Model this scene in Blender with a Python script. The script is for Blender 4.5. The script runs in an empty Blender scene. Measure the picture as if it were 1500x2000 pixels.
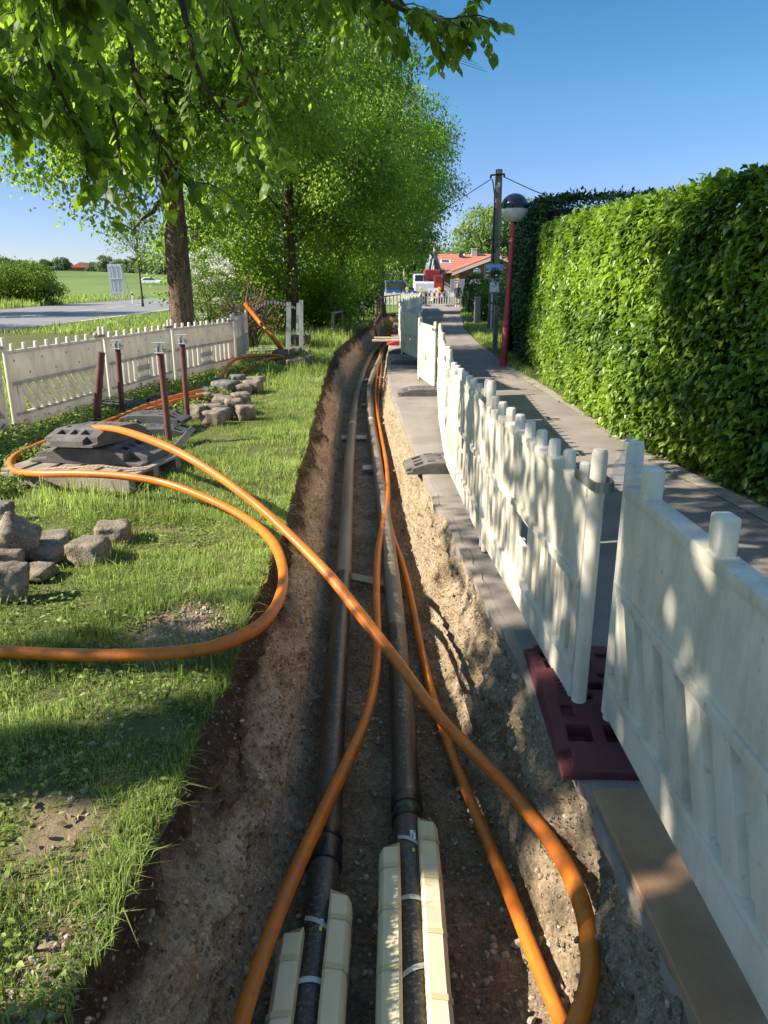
import bpy, bmesh, math, random
import numpy as np
from mathutils import Vector, Matrix, noise as mnoise

# ------------------------------------------------------------------ camera, light
sc = bpy.context.scene
R = math.radians
CAM_H, FPX, TH = 1.62, 1444.0, math.atan(443 / 1444.0)
cd = bpy.data.cameras.new('camera'); cam = bpy.data.objects.new('camera', cd)
sc.collection.objects.link(cam); sc.camera = cam
cam.location = (0, 0, CAM_H); cam.rotation_euler = (math.pi / 2 - TH, 0, 0)
cd.sensor_fit = 'VERTICAL'; cd.sensor_height = 24; cd.lens = 24 * FPX / 2000
cd.clip_start = 0.05; cd.clip_end = 3000

SUN_EL, SUN_BACK = R(35.0), R(11)          # sun stands to the left, a little behind the camera
SUN = Vector((-math.cos(SUN_EL) * math.cos(SUN_BACK), -math.cos(SUN_EL) * math.sin(SUN_BACK), math.sin(SUN_EL)))
w = bpy.data.worlds.new('World'); sc.world = w; w.use_nodes = True
nt = w.node_tree; bg = nt.nodes['Background']
sky = nt.nodes.new('ShaderNodeTexSky'); sky.sky_type = 'NISHITA'; sky.sun_disc = False
sky.sun_elevation = SUN_EL; sky.sun_rotation = math.atan2(SUN.x, SUN.y)
sky.air_density = 1.0; sky.dust_density = 0.0; sky.ozone_density = 3.0
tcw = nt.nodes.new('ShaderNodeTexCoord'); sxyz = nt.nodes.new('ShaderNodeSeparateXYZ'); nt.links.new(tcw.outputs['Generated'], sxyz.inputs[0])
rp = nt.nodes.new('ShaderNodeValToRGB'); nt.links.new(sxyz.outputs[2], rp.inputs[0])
stops_ = ((0.0, (.42, .43, .56)), (.10, (.37, .405, .57)), (.20, (.31, .46, .54)), (.31, (.20, .43, .53)), (.55, (.75, .82, .88)), (1.0, (1.7, 1.55, 1.30)))  # tint by elevation; sky above the frame brightened for added fill light
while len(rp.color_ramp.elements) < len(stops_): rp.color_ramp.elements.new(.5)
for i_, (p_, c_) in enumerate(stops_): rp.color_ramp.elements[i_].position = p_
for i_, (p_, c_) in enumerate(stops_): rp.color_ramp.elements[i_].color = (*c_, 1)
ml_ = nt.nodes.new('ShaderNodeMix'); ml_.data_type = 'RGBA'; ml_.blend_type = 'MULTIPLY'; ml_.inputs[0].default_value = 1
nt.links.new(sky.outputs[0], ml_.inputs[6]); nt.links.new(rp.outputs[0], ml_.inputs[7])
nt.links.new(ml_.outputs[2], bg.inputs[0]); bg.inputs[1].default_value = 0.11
ld = bpy.data.lights.new('sun', 'SUN'); lo = bpy.data.objects.new('sun', ld); sc.collection.objects.link(lo)
ld.energy = 5.0; ld.angle = R(0.53); ld.color = (1, .915, .78)
lo.rotation_euler = SUN.to_track_quat('Z', 'Y').to_euler(); lo.location = (-20, -5, 30)
sc.view_settings.view_transform = 'Standard'; sc.view_settings.look = 'None'
sc.view_settings.exposure = 1.35; sc.view_settings.gamma = 1
sc.render.engine = 'CYCLES'
sc.cycles.max_bounces = 8; sc.cycles.transmission_bounces = 6; sc.cycles.transparent_max_bounces = 8

# ------------------------------------------------------------------ helpers
def ray(px, py):
    r = (px - 750) / FPX; u = (1000 - py) / FPX; c, s = math.cos(TH), math.sin(TH)
    return r, c + u * s, -s + u * c
def G(px, py, z=0.0):                        # point of the plane at height z
    x, y, zz = ray(px, py); k = (z - CAM_H) / zz
    return Vector((x * k, y * k, z))
def P(px, py, Y):                            # point at distance Y
    x, y, z = ray(px, py); k = Y / y
    return Vector((x * k, Y, CAM_H + z * k))
def lerp(pts):
    a = np.array(pts, float)
    return lambda y: np.interp(y, a[:, 0], a[:, 1])
def fbm(p, o=4):
    return mnoise.fractal(Vector(p), 1.0, 2.0, o)

def tag(o, label=None, cat=None, group=None, kind=None):
    if label: o['label'] = label
    if cat: o['category'] = cat
    if group: o['group'] = group
    if kind: o['kind'] = kind
    return o
def thing(name, label, cat, loc=(0, 0, 0), rz=0.0, group=None):
    o = bpy.data.objects.new(name, None); sc.collection.objects.link(o)
    o.location = loc; o.rotation_euler = (0, 0, rz); o.empty_display_size = .1
    return tag(o, label, cat, group)
def link_mesh(name, me, parent=None, world=False):
    o = bpy.data.objects.new(name, me); sc.collection.objects.link(o)
    if parent is not None:
        o.parent = parent
        if world:
            top = parent; mw = Matrix.Identity(4)
            chain = []
            while top is not None: chain.append(top); top = top.parent
            for t in reversed(chain): mw = mw @ t.matrix_basis
            me.transform(mw.inverted())
    return o
def np_mesh(name, verts, faces, mat, parent=None, smooth=False, tone=None, world=True):
    verts = np.ascontiguousarray(verts, np.float32).reshape(-1, 3); faces = np.ascontiguousarray(faces, np.int32)
    n, k = faces.shape
    me = bpy.data.meshes.new(name)
    me.vertices.add(len(verts)); me.vertices.foreach_set('co', verts.ravel())
    me.loops.add(n * k); me.loops.foreach_set('vertex_index', faces.ravel())
    me.polygons.add(n); me.polygons.foreach_set('loop_start', np.arange(0, n * k, k, dtype=np.int32))
    me.polygons.foreach_set('use_smooth', np.full(n, smooth, bool))
    me.update(calc_edges=True)
    if tone is not None:
        at = me.attributes.new('tone', 'FLOAT', 'POINT'); at.data.foreach_set('value', np.ascontiguousarray(tone, np.float32))
    me.materials.append(mat)
    return link_mesh(name, me, parent, world)

class MB:
    def __init__(s): s.v = []; s.f = []; s.m = Matrix.Identity(4)
    def add(s, vs, fs):
        b = len(s.v); s.v += [tuple(s.m @ Vector(p)) for p in vs]; s.f += [tuple(b + i for i in f) for f in fs]; return s
    def box(s, x0, x1, y0, y1, z0, z1, M=None):
        vs = [Vector(p) for p in ((x0,y0,z0),(x1,y0,z0),(x1,y1,z0),(x0,y1,z0),(x0,y0,z1),(x1,y0,z1),(x1,y1,z1),(x0,y1,z1))]
        if M is not None: vs = [M @ p for p in vs]
        return s.add(vs, [(3,2,1,0),(4,5,6,7),(0,1,5,4),(1,2,6,5),(2,3,7,6),(3,0,4,7)])
    def prism(s, poly, y0, y1, M=None):       # polygon in the xz plane, pushed along y
        n = len(poly); vs = [Vector((x, y0, z)) for x, z in poly] + [Vector((x, y1, z)) for x, z in poly]
        if M is not None: vs = [M @ p for p in vs]
        return s.add(vs, [tuple(range(n)), tuple(range(2*n-1, n-1, -1))] + [(i, i+n, (i+1) % n + n, (i+1) % n) for i in range(n)])
    def tube(s, path, rad, n=8, cap=True, prof=None, twist=0.0):
        path = [Vector(p) for p in path]; L = len(path)
        if not hasattr(rad, '__len__'): rad = [rad] * L
        vs = []; ref = None
        for i, p in enumerate(path):
            t = (path[min(i+1, L-1)] - path[max(i-1, 0)])
            t = t.normalized() if t.length > 1e-9 else Vector((0, 0, 1))
            if ref is None: ref = Vector((0, 0, 1)) if abs(t.z) < .9 else Vector((1, 0, 0))
            a = (ref - t * ref.dot(t)).normalized(); ref = a; b = t.cross(a)
            for k in range(n):
                an = 2 * math.pi * k / n; r = rad[i] * (prof(an) if prof else 1); an += twist * i
                vs.append(p + a * (r * math.cos(an)) + b * (r * math.sin(an)))
        fs = [(i*n+k, i*n+(k+1) % n, (i+1)*n+(k+1) % n, (i+1)*n+k) for i in range(L-1) for k in range(n)]
        if cap: fs += [tuple(range(n-1, -1, -1)), tuple((L-1)*n+k for k in range(n))]
        return s.add(vs, fs)
    def lathe(s, prof, c=(0, 0, 0), n=20):    # list of (r, z)
        vs = []
        for r, z in prof:
            for k in range(n):
                a = 2*math.pi*k/n; vs.append((c[0]+r*math.cos(a), c[1]+r*math.sin(a), c[2]+z))
        L = len(prof)
        fs = [(i*n+k, i*n+(k+1) % n, (i+1)*n+(k+1) % n, (i+1)*n+k) for i in range(L-1) for k in range(n)]
        fs += [tuple(range(n-1, -1, -1)), tuple((L-1)*n+k for k in range(n))]
        return s.add(vs, fs)
    def quad(s, a, b, c, d): return s.add([a, b, c, d], [(0, 1, 2, 3)])
    def build(s, name, mat, parent=None, world=False, bevel=0.0, seg=1, smooth=False):
        me = bpy.data.meshes.new(name); me.from_pydata(s.v, [], s.f); me.update()
        bm = bmesh.new(); bm.from_mesh(me); bmesh.ops.recalc_face_normals(bm, faces=bm.faces)
        if bevel > 0:
            bmesh.ops.bevel(bm, geom=[e for e in bm.edges if len(e.link_faces) == 2 and e.calc_face_angle(0) > .5], offset=bevel, segments=seg, affect='EDGES', profile=.6, clamp_overlap=True)
        bm.to_mesh(me); bm.free()
        if smooth:
            me.polygons.foreach_set('use_smooth', np.full(len(me.polygons), True, bool))
            me.set_sharp_from_angle(angle=R(38))
        me.materials.append(mat)
        return link_mesh(name, me, parent, world)
def catmull(pts, n=8):
    pts = [Vector(p) for p in pts]; q = [pts[0]*2-pts[1]] + pts + [pts[-1]*2-pts[-2]]; out = []
    for i in range(1, len(q)-2):
        a, b, c, d = q[i-1:i+3]
        for k in range(n):
            t = k/n
            out.append(.5*((2*b)+(c-a)*t+(2*a-5*b+4*c-d)*t*t+(3*b-a-3*c+d)*t**3))
    out.append(pts[-1]); return out

# ------------------------------------------------------------------ materials
def newmat(name):
    m = bpy.data.materials.new(name); m.use_nodes = True
    return m, m.node_tree, m.node_tree.nodes['Principled BSDF']
def _n(nt, t, **kw):
    n = nt.nodes.new(t)
    for k, v in kw.items():
        if k in n.inputs: n.inputs[k].default_value = v
        else: setattr(n, k, v)
    return n
def mixc(nt, fac, a, b, blend='MIX'):
    m = nt.nodes.new('ShaderNodeMix'); m.data_type = 'RGBA'; m.blend_type = blend
    for i, v in ((0, fac), (6, a), (7, b)):
        if hasattr(v, 'links') or hasattr(v, 'is_linked'): nt.links.new(v, m.inputs[i])
        else: m.inputs[i].default_value = v if i == 0 else (*v, 1)
    return m.outputs[2]
def ramp(nt, inp, stops):
    r = nt.nodes.new('ShaderNodeValToRGB'); e = r.color_ramp.elements
    while len(e) < len(stops): e.new(.5)
    for i, (p, c) in enumerate(stops):
        e[i].position = p; e[i].color = (*c, 1) if hasattr(c, '__len__') else (c, c, c, 1)
    nt.links.new(inp, r.inputs[0]); return r.outputs[0]
def M(name, c1, c2=None, scale=6.0, rough=.75, bump=0.0, bscale=60.0, metal=0.0, spec=.35, stretch=(1, 1, 1), speck=None, speck_scale=180, lo=.38, hi=.62, coat=0):
    m, nt, b = newmat(name)
    tc = _n(nt, 'ShaderNodeTexCoord'); mp = _n(nt, 'ShaderNodeMapping'); mp.inputs['Scale'].default_value = stretch
    nt.links.new(tc.outputs['Object'], mp.inputs[0])
    col = None
    if c2 is not None:
        n = _n(nt, 'ShaderNodeTexNoise', Scale=scale, Detail=7.0, Roughness=.62); nt.links.new(mp.outputs[0], n.inputs['Vector'])
        f = ramp(nt, n.outputs['Fac'], [(lo, 0.0), (hi, 1.0)])
        col = mixc(nt, f, c1, c2)
        if speck is not None:
            v = _n(nt, 'ShaderNodeTexNoise', Scale=speck_scale, Detail=2.0); nt.links.new(tc.outputs['Object'], v.inputs['Vector'])
            col = mixc(nt, ramp(nt, v.outputs['Fac'], [(.52, 0.0), (.66, 1.0)]), col, speck)
        nt.links.new(col, b.inputs['Base Color'])
    else: b.inputs['Base Color'].default_value = (*c1, 1)
    b.inputs['Roughness'].default_value = rough; b.inputs['Metallic'].default_value = metal
    b.inputs['Specular IOR Level'].default_value = spec; b.inputs['Coat Weight'].default_value = coat
    if bump:
        n = _n(nt, 'ShaderNodeTexNoise', Scale=bscale, Detail=6.0, Roughness=.65); nt.links.new(mp.outputs[0], n.inputs['Vector'])
        bp = _n(nt, 'ShaderNodeBump', Strength=bump, Distance=.02); nt.links.new(n.outputs['Fac'], bp.inputs['Height'])
        nt.links.new(bp.outputs[0], b.inputs['Normal'])
    return m
def leafmat(name, dark, light, trans=.4, rough=.45, tint=(1.5, 1.6, .9), spec=.35):
    m, nt, b = newmat(name)
    a = _n(nt, 'ShaderNodeAttribute', attribute_name='tone')
    col = ramp(nt, a.outputs['Fac'], [(0.0, dark), (1.0, light)])
    nt.links.new(col, b.inputs['Base Color']); b.inputs['Roughness'].default_value = rough; b.inputs['Specular IOR Level'].default_value = spec
    tr = _n(nt, 'ShaderNodeBsdfTranslucent'); nt.links.new(mixc(nt, 1.0, col, tint, 'MULTIPLY'), tr.inputs[0])
    mx = _n(nt, 'ShaderNodeMixShader'); mx.inputs[0].default_value = trans
    nt.links.new(b.outputs[0], mx.inputs[1]); nt.links.new(tr.outputs[0], mx.inputs[2])
    nt.links.new(mx.outputs[0], nt.nodes['Material Output'].inputs[0])
    return m
def plastic(name, col, grime, trans=.22):
    m, nt, b = newmat(name)
    tc = _n(nt, 'ShaderNodeTexCoord'); n = _n(nt, 'ShaderNodeTexNoise', Scale=3.2, Detail=8.0, Roughness=.7)
    mp = _n(nt, 'ShaderNodeMapping'); mp.inputs['Scale'].default_value = (2, 2, .7); nt.links.new(tc.outputs['Object'], mp.inputs[0]); nt.links.new(mp.outputs[0], n.inputs['Vector'])
    c = mixc(nt, ramp(nt, n.outputs['Fac'], [(.44, 0.0), (.74, 1.0)]), col, grime)
    n2 = _n(nt, 'ShaderNodeTexNoise', Scale=30.0, Detail=4.0); nt.links.new(tc.outputs['Object'], n2.inputs['Vector'])
    c = mixc(nt, ramp(nt, n2.outputs['Fac'], [(.64, 0.0), (.76, .45)]), c, (grime[0]*.5, grime[1]*.48, grime[2]*.42))
    nt.links.new(c, b.inputs['Base Color']); b.inputs['Roughness'].default_value = .42; b.inputs['Specular IOR Level'].default_value = .4
    bp = _n(nt, 'ShaderNodeBump', Strength=.12, Distance=.01); nt.links.new(n2.outputs['Fac'], bp.inputs['Height']); nt.links.new(bp.outputs[0], b.inputs['Normal'])
    tr = _n(nt, 'ShaderNodeBsdfTranslucent'); nt.links.new(c, tr.inputs[0])
    mx = _n(nt, 'ShaderNodeMixShader'); mx.inputs[0].default_value = trans
    nt.links.new(b.outputs[0], mx.inputs[1]); nt.links.new(tr.outputs[0], mx.inputs[2]); nt.links.new(mx.outputs[0], nt.nodes['Material Output'].inputs[0])
    return m
def soil(name):
    """earth of the trench: dark topsoil at the top of the left side, pale gravelly subsoil below, by the depth in the ground"""
    m, nt, b = newmat(name)
    tc = _n(nt, 'ShaderNodeTexCoord'); sx = _n(nt, 'ShaderNodeSeparateXYZ'); nt.links.new(tc.outputs['Object'], sx.inputs[0])
    n = _n(nt, 'ShaderNodeTexNoise', Scale=2.6, Detail=8.0, Roughness=.62); nt.links.new(tc.outputs['Object'], n.inputs['Vector'])
    ad = _n(nt, 'ShaderNodeMath', operation='MULTIPLY_ADD'); nt.links.new(n.outputs['Fac'], ad.inputs[0]); ad.inputs[1].default_value = .68; nt.links.new(sx.outputs[2], ad.inputs[2])
    side = _n(nt, 'ShaderNodeAttribute', attribute_name='tone')
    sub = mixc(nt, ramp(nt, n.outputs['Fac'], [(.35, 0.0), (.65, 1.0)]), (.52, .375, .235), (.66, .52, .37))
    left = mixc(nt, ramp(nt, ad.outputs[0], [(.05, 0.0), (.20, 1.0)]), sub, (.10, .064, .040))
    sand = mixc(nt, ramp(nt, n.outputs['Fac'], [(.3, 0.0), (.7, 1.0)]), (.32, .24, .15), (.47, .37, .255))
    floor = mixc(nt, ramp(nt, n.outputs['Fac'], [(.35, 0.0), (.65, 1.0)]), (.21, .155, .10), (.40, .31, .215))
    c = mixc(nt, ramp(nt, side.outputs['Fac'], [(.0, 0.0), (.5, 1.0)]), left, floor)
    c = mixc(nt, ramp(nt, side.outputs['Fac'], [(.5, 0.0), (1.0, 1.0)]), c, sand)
    for sc_, lo_, hi_ in ((34.0, .68, 1.32), (120.0, .74, 1.35)):      # crumbs and grit, plus crevice shade put into the colour
        ng = _n(nt, 'ShaderNodeTexNoise', Scale=sc_, Detail=5.0, Roughness=.75); nt.links.new(tc.outputs['Object'], ng.inputs['Vector'])
        c = mixc(nt, 1.0, c, ramp(nt, ng.outputs['Fac'], [(.36, (lo_, lo_*.97, lo_*.93)), (.64, (hi_, hi_, hi_))]), 'MULTIPLY')
    v = _n(nt, 'ShaderNodeTexVoronoi', Scale=46.0); nt.links.new(tc.outputs['Object'], v.inputs['Vector'])
    hs = _n(nt, 'ShaderNodeSeparateColor'); nt.links.new(v.outputs['Color'], hs.inputs[0])
    peb = ramp(nt, hs.outputs[0], [(.62, 0.0), (.66, 1.0)])
    near = ramp(nt, v.outputs['Distance'], [(.22, 1.0), (.42, 0.0)])
    mm = _n(nt, 'ShaderNodeMath', operation='MULTIPLY'); nt.links.new(peb, mm.inputs[0]); nt.links.new(near, mm.inputs[1])
    c = mixc(nt, mm.outputs[0], c, mixc(nt, hs.outputs[1], (.22, .18, .13), (.50, .44, .35)))
    nt.links.new(c, b.inputs['Base Color']); b.inputs['Roughness'].default_value = .95; b.inputs['Specular IOR Level'].default_value = .12
    n2 = _n(nt, 'ShaderNodeTexNoise', Scale=55.0, Detail=8.0, Roughness=.7); nt.links.new(tc.outputs['Object'], n2.inputs['Vector'])
    a2 = _n(nt, 'ShaderNodeMath', operation='ADD'); nt.links.new(n2.outputs['Fac'], a2.inputs[0]); nt.links.new(mm.outputs[0], a2.inputs[1])
    bp = _n(nt, 'ShaderNodeBump', Strength=1.0, Distance=.035); nt.links.new(a2.outputs[0], bp.inputs['Height']); nt.links.new(bp.outputs[0], b.inputs['Normal'])
    return m
def lawnmat(name):
    m, nt, b = newmat(name)
    tc = _n(nt, 'ShaderNodeTexCoord'); a = _n(nt, 'ShaderNodeAttribute', attribute_name='tone')
    n = _n(nt, 'ShaderNodeTexNoise', Scale=24.0, Detail=8.0, Roughness=.7); nt.links.new(tc.outputs['Object'], n.inputs['Vector'])
    g = mixc(nt, n.outputs['Fac'], (.055, .07, .02), (.15, .155, .055))
    d = mixc(nt, n.outputs['Fac'], (.13, .085, .05), (.33, .25, .17))
    c = mixc(nt, a.outputs['Fac'], g, d)
    nt.links.new(c, b.inputs['Base Color']); b.inputs['Roughness'].default_value = .95; b.inputs['Specular IOR Level'].default_value = .1
    bp = _n(nt, 'ShaderNodeBump', Strength=.8, Distance=.03); nt.links.new(n.outputs['Fac'], bp.inputs['Height']); nt.links.new(bp.outputs[0], b.inputs['Normal'])
    return m
def tiles(name, c1, c2):
    m, nt, b = newmat(name)
    tc = _n(nt, 'ShaderNodeTexCoord'); wv = _n(nt, 'ShaderNodeTexWave', Scale=1.3, Distortion=.3); wv.bands_direction = 'Z'
    nt.links.new(tc.outputs['Object'], wv.inputs['Vector'])
    n = _n(nt, 'ShaderNodeTexNoise', Scale=2.0, Detail=5.0); nt.links.new(tc.outputs['Object'], n.inputs['Vector'])
    c = mixc(nt, n.outputs['Fac'], c1, c2); c = mixc(nt, ramp(nt, wv.outputs['Fac'], [(.05, .45), (.35, 0.0)]), c, (c1[0]*.4, c1[1]*.4, c1[2]*.4))
    nt.links.new(c, b.inputs['Base Color']); b.inputs['Roughness'].default_value = .8
    return m

MAT = dict(
    soil=soil('trench_soil'), lawn=lawnmat('lawn_soil'),
    asphalt=M('path_asphalt', (.22, .185, .155), (.31, .265, .225), 2.2, .92, .5, 160, spec=.2, speck=(.33, .29, .25), speck_scale=240),
    path=M('lane_asphalt', (.175, .152, .13), (.265, .23, .195), 1.1, .92, .4, 150, spec=.2, speck=(.29, .26, .23), speck_scale=220),
    road=M('road_asphalt', (.17, .165, .165), (.21, .205, .20), .6, .9, .2, 60, spec=.25),
    kerb=M('kerb_stone', (.22, .19, .15), (.34, .30, .25), 5, .9, .5, 60),
    paint=M('road_paint', (.72, .72, .70), (.55, .55, .53), 3, .7),
    ground=M('ground_soil', (.05, .07, .02), (.13, .10, .055), 1.6, .95, .6, 30, spec=.1),
    field=M('field_grass', (.075, .14, .022), (.13, .20, .035), .12, .95, .3, 3, spec=.1),
    hill=M('hill_grass', (.10, .15, .04), (.155, .20, .06), .05, .95, 0, spec=.1),
    white=plastic('white_plastic', (.78, .715, .59), (.50, .45, .34)),
    white_old=plastic('aged_white_plastic', (.72, .675, .595), (.52, .48, .41), .36),
    white_cool=plastic('pale_plastic', (.78, .72, .60), (.50, .45, .35), .2),
    rubber=M('recycled_rubber', (.075, .068, .062), (.13, .118, .108), 7, .85, .35, 120, speck=(.17, .155, .145), speck_scale=200),
    rubber_dark=M('dark_rubber', (.055, .055, .058), (.10, .098, .095), 6, .8, .3, 120),
    rubber_red=M('dark_red_rubber', (.075, .014, .018), (.125, .034, .036), 2.5, .75, .3, 80),
    red_plate=M('bright_red_rubber', (.42, .035, .03), (.30, .03, .03), 4, .7),
    orange=M('orange_conduit', (.62, .165, .010), (.50, .125, .012), 4, .42, .06, 40, spec=.45, speck=(.42, .13, .025), speck_scale=22),
    pipe=M('black_pipe', (.018, .017, .017), (.10, .078, .058), 2.4, .36, .12, 90, spec=.5, stretch=(3, .5, 3), lo=.42, hi=.75, speck=(.12, .10, .08), speck_scale=70),
    pipe_dusty_lit=M('dusty_lit_pipe', (.15, .122, .098), (.30, .24, .185), 2.0, .55, .15, 90, spec=.4, stretch=(3, .4, 3), lo=.35, hi=.7),  # dust tone lightened: light bounced off the sunlit wall put into the colour
    black=M('black_plastic', (.014, .014, .015), (.028, .028, .028), 5, .35, spec=.5),
    foam=M('cream_foam', (.62, .53, .34), (.70, .61, .42), 6, .92, 0, 60, spec=.1, stretch=(1, .4, 1)),
    dimple=M('dimple_shade', (.36, .33, .27), rough=.7), foam_mark=M('foam_band_mark', (.50, .41, .22), (.58, .48, .28), 8, .6),  # dimple: grey disc, shade of a moulded recess put into the colour
    tape=M('clear_tape', (.36, .37, .36), (.46, .47, .46), 9, .25, spec=.6),
    label=M('white_sticker', (.78, .78, .76)), ink=M('printed_ink', (.03, .03, .03)), lime=M('yellow_green_tag', (.62, .78, .05)),
    stone=M('granite_paver', (.105, .083, .062), (.25, .20, .15), 9, .92, .7, 55, speck=(.32, .27, .21), speck_scale=120),
    stone_dark=M('dark_granite', (.10, .095, .085), (.20, .18, .16), 9, .92, .7, 55),
    bark=M('bark', (.045, .028, .018), (.17, .115, .080), 5, .95, 1.0, 18, stretch=(4, 4, .7), spec=.15, speck=(.22, .16, .115), speck_scale=40),
    twig=M('twig_bark', (.04, .028, .02), (.075, .055, .04), 6, .9), hedge_core_shade=M('hedge_core_shade', (.010, .014, .006), (.03, .03, .015), 9, .95), dry=M('dry_twigs', (.16, .12, .075), (.26, .20, .13), 6, .9),
    rust=M('rusty_tube', (.085, .028, .022), (.15, .055, .042), 8, .6, .2, 90, spec=.45), galv=M('galvanised_steel', (.42, .43, .43), (.55, .56, .56), 7, .45, metal=.5),
    wood=M('grey_wood', (.20, .17, .13), (.32, .28, .22), 6, .85, .4, 40, stretch=(1, 1, .3)), board=M('brown_board', (.24, .14, .078), (.38, .235, .135), 2.5, .6, .2, 60, spec=.3),
    palewood=M('pale_wood', (.42, .36, .24), (.55, .48, .34), 5, .8, .3, 40), pale_block=M('white_block', (.55, .53, .48), (.40, .36, .30), 9, .85, .2, 50),
    lampred=M('red_paint', (.38, .032, .032), (.48, .06, .055), 4, .42, .05, 30, spec=.5), lampblack=M('black_cap', (.012, .014, .02), rough=.18, spec=.6),
    steel=M('clamp_steel', (.34, .35, .36), (.22, .23, .24), 20, .4, metal=.75), strap=M('brown_strap', (.34, .24, .17), (.42, .31, .23), 6, .8),
    polewood=M('weathered_pole', (.15, .125, .10), (.26, .225, .185), 5, .9, .5, 30, stretch=(3, 3, .3)),
    wire=M('black_wire', (.02, .02, .022)), redw=M('red_enamel', (.40, .035, .03), (.28, .028, .026), 3, .55), bluecar=M('blue_paint', (.03, .085, .27), rough=.35, spec=.5, coat=.4),
    carblack=M('dark_paint', (.02, .022, .03), rough=.3, spec=.5, coat=.4), glass=M('dark_glass', (.03, .04, .05), rough=.08, spec=.7), tyre=M('tyre_rubber', (.02, .02, .02)),
    wallwhite=M('white_render', (.72, .74, .76), (.66, .68, .70), 1.5, .9), woodwall=M('stained_boards', (.27, .115, .052), (.36, .17, .08), 1.2, .8, stretch=(.3, 1, 6)), woodwall_sunlit=M('sunlit_boards', (.62, .30, .085), (.70, .37, .12), 1.2, .8),  # orange side: the stained boards with sunlight put into the colour
    roof=tiles('red_tiles', (.34, .105, .06), (.44, .16, .095)), roofbrown=tiles('brown_tiles', (.30, .13, .08), (.38, .18, .12)), trim=M('roof_trim', (.60, .54, .48)),
    greywall=M('blue_grey_boards', (.18, .20, .23), (.23, .25, .28), 2, .85), skin=M('skin', (.50, .30, .21), rough=.55), darkcloth=M('dark_cloth', (.02, .022, .035), (.035, .035, .05), 9, .9), hair=M('hair', (.30, .22, .16), rough=.6),
    yellow=M('amber_lens', (.75, .48, .02), rough=.3), mirror=M('mirror_glass', (.30, .34, .38), rough=.08, metal=.9), polycarb=M('frosted_globe', (.62, .62, .60), rough=.25, spec=.5),
    machine_white=M('machine_white', (.66, .67, .68), (.58, .59, .60), 2, .4), machine_red_shaded=M('machine_red_shaded', (.17, .018, .022), (.22, .03, .032), 3, .5), machine_grey=M('machine_grey', (.12, .15, .19), rough=.4), orangecloth=M('orange_plastic', (.75, .16, .02)),  # machine red: the red enamel darkened, shade put into the colour
    leaf_lime=leafmat('lime_leaf', (.085, .155, .022), (.30, .415, .055), .58, .42),
    leaf_near=leafmat('near_leaf', (.075, .13, .018), (.29, .40, .05), .62, .42),
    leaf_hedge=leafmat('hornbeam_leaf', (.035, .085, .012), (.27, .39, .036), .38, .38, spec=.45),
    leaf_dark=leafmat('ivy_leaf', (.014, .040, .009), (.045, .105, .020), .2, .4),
    leaf_pale=leafmat('pale_leaf', (.10, .16, .035), (.22, .31, .08), .4, .55), leaf_far=leafmat('far_leaf', (.085, .125, .065), (.17, .225, .11), .3, .6),  # far leaves paled: haze put into the colour
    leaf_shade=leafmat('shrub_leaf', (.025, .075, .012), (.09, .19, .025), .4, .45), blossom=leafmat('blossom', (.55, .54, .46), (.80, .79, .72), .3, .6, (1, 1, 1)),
    leaf_bush=leafmat('field_shrub_leaf', (.06, .11, .010), (.22, .30, .022), .3, .6), grass=leafmat('grass_blade', (.11, .165, .03), (.46, .56, .18), .48, .5, (1.3, 1.35, .9)), weed=leafmat('weed_leaf', (.075, .13, .025), (.30, .36, .10), .35, .55), twigleaf=leafmat('dead_leaf', (.15, .10, .05), (.34, .25, .15), .1, .8),
)

# ------------------------------------------------------------------ the trench and the ground
XL = lerp([(-3,-.73),(1.28,-.73),(2.3,-.72),(3.25,-.69),(4.9,-.72),(5.85,-.76),(8.24,-.87),(13.5,-1.11),(18.75,-1.27),(23,-1.15),(27.6,-.93),(38.9,-.39),(47,-.1)])
XR = lerp([(-3,.74),(1.28,.72),(2.0,.70),(2.6,.65),(3.07,.63),(3.42,.575),(3.97,.535),(4.7,.50),(5.35,.445),(6.4,.36),(7.4,.305),(9.2,.215),(12.3,.09),(16.9,.08),(24.3,.25),(38.9,.55),(47,.8)])
BL = lerp([(-3,-.5),(3,-.47),(4,-.47),(7.7,-.62),(12,-.80),(19.2,-.99),(24,-.8),(33,-.4),(47,.0)])
BR = lerp([(-3,.62),(2.0,.60),(3.1,.52),(4,.44),(5,.385),(6.4,.28),(8.8,.165),(12.3,.02),(17,.0),(22.2,.04),(33,.35),(47,.6)])
DEP = .76
YEND = 46.0
ys = [-1.5]
while ys[-1] < YEND: ys.append(ys[-1] + max(.014, .0085 * max(ys[-1], 0) + .006))
ys[-1] = YEND
rim_n = {}
def rimL(y): return float(XL(y)) + .05*fbm((y*1.6, 3.1, 0)) + .02*fbm((y*7, 9.1, 0))
def rimR(y): return float(XR(y)) + (.035*fbm((y*1.9, 7.7, 5)) + .022*fbm((y*8, 1.1, 5))) * (1.0 if y < 6 else .5)
NW, NF = 52, 50
rows = []; tones = []
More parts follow.
